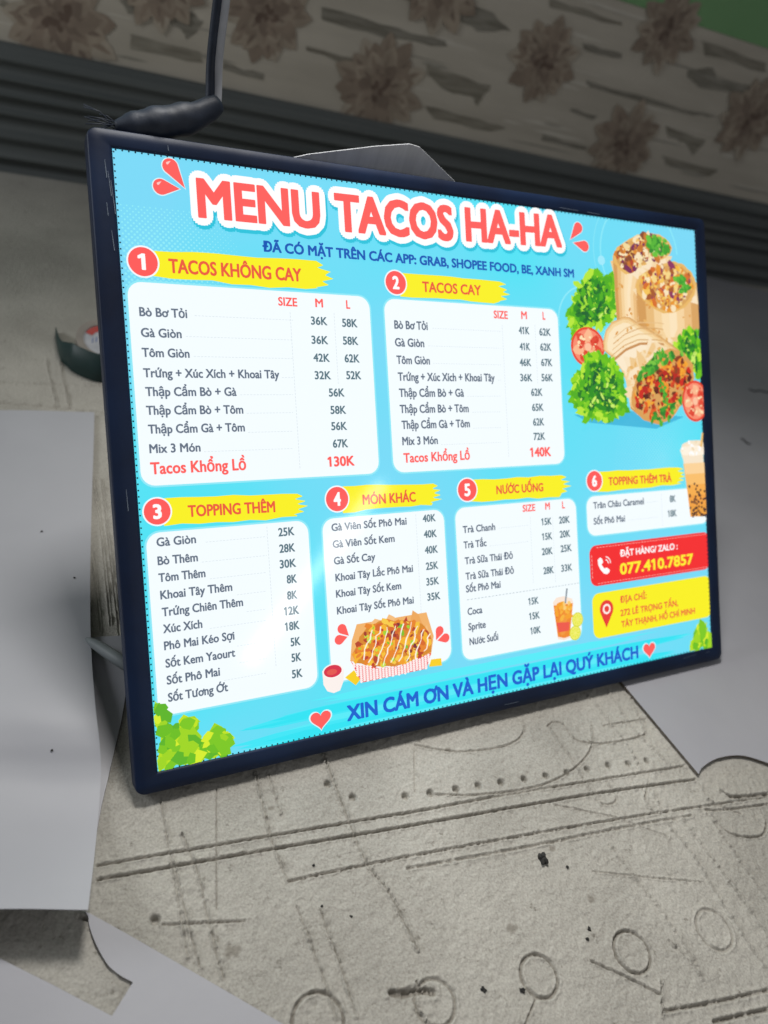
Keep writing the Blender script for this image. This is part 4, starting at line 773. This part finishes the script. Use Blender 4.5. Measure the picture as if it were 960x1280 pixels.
def fill(ink, poly, n, r0, r1, cols, z, rnd, asp=(1, 1.8), bias=None, shrink=.93):
    us = [p[0] for p in poly]; vs = [p[1] for p in poly]; c = (sum(us) / len(us), sum(vs) / len(vs)); pp = [(c[0] + (p[0] - c[0]) * shrink, c[1] + (p[1] - c[1]) * shrink) for p in poly]
    k = 0; tries = 0
    while k < n and tries < n * 20:
        tries += 1; p = (rnd.uniform(min(us), max(us)), rnd.uniform(min(vs), max(vs)))
        if not inside(p, pp): continue
        if bias and not bias(p): continue
        blob(ink, p[0], p[1], rnd.uniform(r0, r1), rnd.choice(cols), z + k * 4e-7, rnd, rnd.choice((5, 6, 7)), rnd.uniform(*asp)); k += 1
ZP = ZT + Z1
rnd = random.Random(11)
def lettuce(key, greens=('#6cc312', '#93d81e', '#4fae18', '#2c8f1c', '#1f7424', '#b8e83a'), n=170, amp=.0035, zoff=0):
    ink = Ink(); pts = PL[key]
    ink.poly(frill(pts, amp, 6, rnd), '#63bd16', ZP + zoff)
    c = (sum(p[0] for p in pts) / len(pts), sum(p[1] for p in pts) / len(pts))
    inner = [(c[0] + (p[0] - c[0]) * .72, c[1] + (p[1] - c[1]) * .72) for p in pts]
    ink.poly(frill(inner, amp * 1.5, 6, rnd), '#2f951f', ZP + zoff + 1e-5)
    fill(ink, pts, n, .0022, .0058, greens[:3] + greens[5:], ZP + zoff + 2e-5, rnd, (1, 2.4), None, .98)
    fill(ink, inner, int(n * .7), .0018, .005, greens[2:5], ZP + zoff + 1.2e-4, rnd, (1, 2.8))
    fill(ink, inner, int(n * .35), .001, .0026, ('#a8e038', '#7fce22', '#14632a', '#c9ee6a', '#185f2c'), ZP + zoff + 2e-4, rnd, (1, 3.2))
    return ink
def bread(ink, key, z, cols=('#f7ddb2', '#efc98f', '#e6b878'), spots=16, base='#f4d6a6'):
    ink.poly(frill(PL[key], .0006, 4, rnd), base, z); fill(ink, PL[key], 26, .004, .010, cols[:2] + ('#f9e4c2',), z + 1e-5, rnd, (1.5, 3), None, .8)
    fill(ink, PL[key], spots, .0010, .0028, ('#e0a050', '#d98f3e', '#e8b468'), z + 4e-5, rnd, (1, 2), None, .9)
def strips(ink, left, right, cols, z):
    n = len(cols)
    for i in range(n):
        a, c = i / n, (i + 1) / n
        L = [(l[0] + (r[0] - l[0]) * a, l[1] + (r[1] - l[1]) * a) for l, r in zip(left, right)]; R_ = [(l[0] + (r[0] - l[0]) * c, l[1] + (r[1] - l[1]) * c) for l, r in zip(left, right)]
        ink.poly(L + R_[::-1], cols[i], z + i * 1e-6)
SHADES = ('#d49c58', '#e8bb7a', '#f4d29c', '#fadfb2', '#fbe4bd', '#f6d4a0', '#ecbf82', '#d9a462')
def stuffing(ink, key, z, cols, n, rim='#e9b866'):
    ink.poly(frill(PL[key], .0007, 4, rnd), rim, z)
    c = PL[key]; m = (sum(p[0] for p in c) / len(c), sum(p[1] for p in c) / len(c)); inner = [(m[0] + (p[0] - m[0]) * .9, m[1] + (p[1] - m[1]) * .9) for p in c]
    ink.poly(inner, '#d9a35c', z + 1e-5); fill(ink, inner, n, .0022, .0058, cols, z + 2e-5, rnd, (1, 1.9), None, .97); fill(ink, inner, n // 2, .0008, .0022, cols, z + 1.6e-4, rnd, (1, 2))
k = Ink(); k.poly(PL['shade'], '#45b9de', ZH * 2.2); 
bk = k
lettuce('let1').build('lettuce_picture', sign)
k = Ink(); bread(k, 'wrapA_body', ZP + 3e-4); w_ = PL['wrapA_body']; strips(k, [w_[0], w_[1], w_[2]], [(w_[4][0] - .022, w_[0][1] + .03), (w_[3][0] - .001, w_[1][1] + .01), (w_[3][0] - .001, w_[3][1])], SHADES, ZP + 3.9e-4); fill(k, w_[:4], 8, .001, .0024, ('#e0a050', '#d98f3e'), ZP + 4.2e-4, rnd, (1, 2), None, .8); stuffing(k, 'wrapA_top', ZP + 5e-4, ('#f3d99c', '#eebc62', '#dd8c34', '#7a2c5a', '#b8482c', '#f9e4bb', '#8a4a2a', '#c8762e'), 130)
c = PL['wrapA_top']
fill(k, [(c[4][0] - .012, c[4][1] + .004), (c[6][0], c[6][1]), (c[8][0], c[8][1]), (c[10][0] + .004, c[10][1] - .008)], 70, .002, .0045, ('#3f9f2c', '#56b434', '#2f8a2c', '#6cc23c'), ZP + 8e-4, rnd)
k.build('wrap_picture', sign)
k = Ink(); bread(k, 'wrapB_body', ZP + 9e-4); w_ = PL['wrapB_body']; strips(k, [w_[0], w_[1], w_[2], w_[3]], [w_[7], w_[7], w_[6], w_[5]], SHADES, ZP + 9.9e-4); fill(k, w_, 16, .0012, .0028, ('#e0a050', '#d98f3e', '#e8b468'), ZP + 1.02e-3, rnd, (1, 2), None, .85); stuffing(k, 'wrapB_top', ZP + 1.1e-3, ('#f6d688', '#f2b73e', '#e8942a', '#f9e4bb', '#d86f2a', '#8e3560', '#f4c45a', '#a85a2c'), 160)
fill(k, PL['cilB'], 70, .0018, .0042, ('#3f9f2c', '#56b434', '#2f8a2c', '#6cc23c'), ZP + 1.4e-3, rnd)
k.build('wrap_picture', sign)
k = Ink()
def tomato(key, z):
    (cu, cv), (ex, _), (_, ey) = PL[key]; rx, ry = abs(ex - cu), abs(ey - cv); k = Ink()
    disc(k, cu, cv, rx, '#e8452c', z, 30, ry); disc(k, cu, cv, rx * .88, '#f98d70', z + 1e-5, 30, ry * .88)
    for i in range(7):
        a = 2 * math.pi * i / 7 + .3; blob(k, cu + rx * .55 * math.cos(a), cv + ry * .55 * math.sin(a), rx * .25, ('#e24a34', '#fbb98f')[i % 2], z + 3e-5 + i * 1e-6, rnd, 8, 1.3, a)
        blob(k, cu + rx * .5 * math.cos(a + .2), cv + ry * .5 * math.sin(a + .2), rx * .07, '#fde3b4', z + 6e-5 + i * 1e-6, rnd, 6)
    disc(k, cu, cv, rx * .2, '#fcc3a0', z + 8e-5, 14, ry * .2)
    fill(k, [(cu - rx * .7, cv - ry * .7), (cu + rx * .7, cv - ry * .7), (cu + rx * .7, cv + ry * .7), (cu - rx * .7, cv + ry * .7)], 22, rx * .04, rx * .09, ('#fde3b4', '#f7b489', '#d83a28'), z + 1e-4, rnd)
    k.build('tomato_picture', sign)
tomato('tom1', ZP + 6e-4)
o = lettuce('let3', n=90, zoff=1.45e-3).build('lettuce_picture', sign)
k = Ink(); bread(k, 'wrapC_body', ZP + 1.75e-3, spots=22, base='#f6dcae'); 
wb = PL['wrapC_body']; mc = (sum(p[0] for p in wb) / len(wb), sum(p[1] for p in wb) / len(wb))
for i, (s_, col) in enumerate(((1.0, '#cf9650'), (.965, '#ecc082'), (.90, '#f5d6a0'), (.8, '#fbe6c0'))): k.poly([(mc[0] + (p[0] - mc[0]) * s_ - .0012 * i, mc[1] + (p[1] - mc[1]) * s_ - .0008 * i) for p in wb], col, ZP + 1.83e-3 + i * 2e-6)
fill(k, wb, 26, .0010, .0030, ('#e3ab62', '#dc9a4a', '#ecc084'), ZP + 1.845e-3, rnd, (1, 2.6), None, .9)
for j in range(4):
    q_ = [(p[0] + .0016 * j - .003, p[1] - .0075 * j - .004) for p in PL['wrapC_mid'][:5]]
    k.poly(q_ + [(p[0], p[1] + .0013) for p in reversed(q_)], ('#d6a466', '#e6bf88')[j % 2], ZP + 1.856e-3 + j * 1e-6)
k.poly(PL['wrapC_mid'], '#fbe9cb', ZP + 1.86e-3); k.poly(frill([(p[0] + .001, p[1] + .0032) for p in PL['wrapC_mid'][:5]] + [(p[0], p[1]) for p in reversed(PL['wrapC_mid'][:5])], .0003, 3, rnd), '#c98f55', ZP + 1.88e-3)
bread(k, 'wrapC_lip', ZP + 1.9e-3, spots=10, base='#f2cf98')
stuffing(k, 'wrapC_top', ZP + 2.0e-3, ('#cf2a1a', '#e25e20', '#f0922a', '#74301a', '#b03a1a', '#f4a62e', '#5a2216', '#d8481f', '#b8241a', '#8c4020', '#e9b458'), 190, '#dca055')
tp = PL['wrapC_top']
fill(k, [tp[1], tp[3], tp[5], (tp[4][0], tp[4][1] + .014), (tp[2][0] + .006, tp[2][1] + .014)], 60, .002, .0044, ('#3f9a2c', '#54b232', '#2c822a', '#79c440'), ZP + 2.4e-3, rnd, (1, 2.4), None, 1.05)
fill(k, [tp[8], tp[10], tp[11], tp[12]], 26, .002, .004, ('#3f9a2c', '#54b232', '#2c822a'), ZP + 2.5e-3, rnd, (1, 2.4), lambda p: p[1] > tp[8][1] + .004, 1)
m_ = (sum(p[0] for p in tp) / len(tp), sum(p[1] for p in tp) / len(tp))
for i in range(14): blob(k, m_[0] + rnd.uniform(-.005, .005) + i * .0008 - .004, m_[1] - .012 + i * .0026, .0028, ('#3f9a2c', '#54b232')[i % 2], ZP + 2.55e-3 + i * 1e-6, rnd, 6, 1.4)
k.build('wrap_picture', sign)
lettuce('let2', zoff=2.6e-3).build('lettuce_picture', sign)
tomato('tom2', ZP + 2.6e-3)
bk.build('food_shadow_print', face)
# corner leaves
for key in ('leafL', 'leafR'):
    k = Ink(); pts = PL[key]; rl = random.Random(5)
    k.poly(frill(pts, .0032, 6, rl), '#b5e01c', ZP)
    fill(k, pts, 70 if key == 'leafL' else 26, .003, .0085, ('#d6ee2c', '#c2e41e', '#9fd61e', '#7cc81e', '#5db526', '#6cbf1e'), ZP + 2e-5, rl, (1, 1.7), None, .95)
    k.build('leaf_picture', sign)

# milk tea cup
k = Ink(); k.poly(PL['cup'], '#f7e6cc', ZP); k.poly(PL['cupTea'], '#f6b45a', ZP + 2e-5)
t = PL['cupTea']; v0 = t[0][1]; v1 = t[4][1]
for i in range(5):
    a = i / 5; k.poly([(t[0][0] + (t[5][0] - t[0][0]) * a * .9 + .001, v0 + (v1 - v0) * a), (LW - .0005, v0 + (v1 - v0) * a), (LW - .0005, v0 + (v1 - v0) * (a + .2)), (t[0][0] + (t[5][0] - t[0][0]) * (a + .2) * .9 + .001, v0 + (v1 - v0) * (a + .2))], ('#fbd39a', '#f9bf6c', '#f7ae4e', '#f3a244', '#eda03e')[i], ZP + 3e-5 + i * 1e-6)
k.poly(PL['cupRim'], '#fff3e0', ZP + 5e-5); fill(k, PL['cup'][:6] + PL['cupRim'][4:], 24, .001, .0028, ('#ffffff', '#f2ddba', '#fbe9cf'), ZP + 6e-5, rnd)
k.poly(PL['straw6'], '#eebf72', ZP + 1.2e-4)
for i in range(60):
    vv = v0 + (v1 - v0) * (1 - .62 * rnd.random() ** 1.6); tt = (vv - v0) / (v1 - v0); ua = t[0][0] + (t[5][0] - t[0][0]) * tt + .002
    disc(k, rnd.uniform(ua, LW - .001), vv, .0018, ('#4a2c22', '#5f3828', '#3a2430')[i % 3], ZP + 1.3e-4 + i * 1e-6, 8)
k.build('milk_tea_picture', sign)
# loaded fries tray
k = Ink(); k.poly(PL['tray_back'], '#f2b46c', ZP); fill(k, PL['tray_back'], 12, .004, .009, ('#f5bf7e', '#eda85c'), ZP + 1e-5, rnd, (1.5, 3), None, .85)
k.poly(frill(PL['tray_food'], .0012, 4, rnd), '#d98a2c', ZP + 3e-5)
fill(k, PL['tray_food'], 150, .0018, .0046, ('#f5b52c', '#f2a02a', '#e8852a', '#f8cc4a', '#d9692a', '#b8452a', '#f6c23c'), ZP + 4e-5, rnd, (1, 2.4), None, .97)
fill(k, PL['tray_food'], 26, .0012, .0026, ('#a4d433', '#7fc12c', '#c4e04a'), ZP + 2e-4, rnd)
fill(k, PL['tray_food'], 22, .0012, .0024, ('#a23a2c', '#7e3038', '#c2452c'), ZP + 2.3e-4, rnd)
tf = PL['tray_food']; u0 = min(p[0] for p in tf); u1 = max(p[0] for p in tf); vt = min(p[1] for p in tf); vb = max(p[1] for p in tf)
for i in range(9):
    ub = u0 + .006 + (u1 - u0) * .9 * i / 9; pts = []; n = 9
    for j in range(n): pts.append((ub + j * .0022 + rnd.uniform(-.0016, .0016), vb - .004 - (vb - vt) * .8 * j / (n - 1) + rnd.uniform(-.0016, .0016)))
    pts = [p for p in pts if inside(p, tf)]
    if len(pts) > 2: k.poly(pts + [(p[0] + rnd.uniform(.0006, .0018), p[1] + .0004) for p in reversed(pts)], '#fff4e2', ZP + 2.7e-4 + i * 1e-6)
tbn = PL['tray_band']; k.poly(tbn, '#ef4a52', ZP + 3e-4)
us = [p[0] for p in tbn]; vs = [p[1] for p in tbn]
for i in range(26):
    for j in range(12):
        u = min(us) + (max(us) - min(us)) * i / 26; v = min(vs) + (max(vs) - min(vs)) * (j + .5 * (i % 2)) / 12
        if inside((u, v), tbn): k.poly([(u - .0022, v), (u, v - .0016), (u + .0022, v), (u, v + .0016)], '#fff0ee', ZP + 3.2e-4)
k.build('loaded_fries_picture', sign)
for key in ('chipL', 'chipR'):
    k = Ink(); k.poly(PL[key], '#f8d021', ZP - 2e-5); k.build('chip_picture', sign)
k = Ink(); k.poly(PL['pot'], '#fbf1ec', ZP); (cu, cv), (ex, _), (_, ey) = PL['potTop']; rx, ry = abs(ex - cu), abs(ey - cv) * .95
disc(k, cu, cv, rx, '#fdf7f3', ZP + 1e-5, 26, ry); disc(k, cu, cv, rx * .86, '#d8324a', ZP + 2e-5, 26, ry * .84); disc(k, cu - rx * .1, cv + ry * .1, rx * .5, '#e4584f', ZP + 3e-5, 18, ry * .4)
k.build('sauce_pot_picture', sign)
# iced tea
k = Ink(); k.poly(PL['glass'], '#fbe7d6', ZP); k.poly(PL['tea'], '#f08a2c', ZP + 1e-5); fill(k, PL['tea'], 24, .001, .0035, ('#f6a83c', '#e2641f', '#f29a3c'), ZP + 1.5e-5, rnd, (1, 2), None, .8); fill(k, PL['teaIce'], 26, .0018, .004, ('#f8b53c', '#f6a22a', '#fbd07a', '#ef8a2a'), ZP + 4e-5, rnd); k.poly(PL['teaRed'], '#ee5a4a', ZP + 7e-5); k.poly(PL['straw5'], '#8d98a0', ZP + 9e-5)
k.build('iced_tea_picture', sign)
for key in ('lemon1', 'lemon2'):
    (cu, cv), (ex, _), (_, ey) = PL[key]; r = abs(ey - cv); k = Ink(); z = ZP + (1.1e-4 if key == 'lemon1' else 1.5e-4)
    disc(k, cu, cv, r, '#d8dc2a', z, 24); disc(k, cu, cv, r * .84, '#f6f27a', z + 1e-5, 24)
    for i in range(8):
        a = 2 * math.pi * i / 8; k.poly([(cu + r * .1 * math.cos(a), cv + r * .1 * math.sin(a)), (cu + r * .74 * math.cos(a - .3), cv + r * .74 * math.sin(a - .3)), (cu + r * .74 * math.cos(a + .3), cv + r * .74 * math.sin(a + .3))], '#e6e84a', z + 2e-5)
    k.build('lemon_picture', sign)

bpy.data.objects.remove(_to); bpy.data.curves.remove(_tc)

# ------------------------------------------------------------------ power cable hanging down to the sign's corner
cab = empty('power_cable', CAB[-1]); tag(cab, 'black and grey power cable with a lumpy taped joint hanging above the sign corner', 'cable')
def world_part(name, bm, m, parent, smooth=True):
    for v in bm.verts: v.co -= parent.location
    return from_bm(name, bm, m, parent, smooth)
grey_c = mat('grey_cable_sheath', (.36, .37, .40), (.42, .43, .46), 60, .5)
blk = mat('black_tape', (.010, .016, .030), (.018, .026, .046), 60, .55, .35, 70, .4)
path = smooth_path(CAB, 8)
bm = bmesh.new(); tube_bm(bm, path, .0052, 16); world_part('cable', bm, grey_c, cab)
bm = bmesh.new(); side = Vector((-.0062, -.0005, 0)); tube_bm(bm, [Vector(p) + side for p in smooth_path(CAB[:6], 8)], .0046, 14); world_part('black_core', bm, blk, cab)
jp = smooth_path(JNT, 6); n = len(jp)
bm = bmesh.new(); tube_bm(bm, jp, [.0150 * max(.25, math.sin(math.pi * min(1, .15 + .80 * i / (n - 1))) ** .7) * (1 + .05 * math.sin(i * .9)) for i in range(n)], 26, .05); world_part('taped_joint', bm, blk, cab)
bm = bmesh.new(); rnd = random.Random(2)
e = Vector(JNT[-1])
for i in range(11):
    d = Vector((rnd.uniform(-.034, -.010), rnd.uniform(-.012, .012), rnd.uniform(-.010, .012)))
    tube_bm(bm, [e + Vector((rnd.uniform(-.004, .004), 0, rnd.uniform(-.004, .004))), e + d * .5 + Vector((0, 0, rnd.uniform(0, .005))), e + d], .0005, 5)
world_part('frayed_wire', bm, blk, cab)
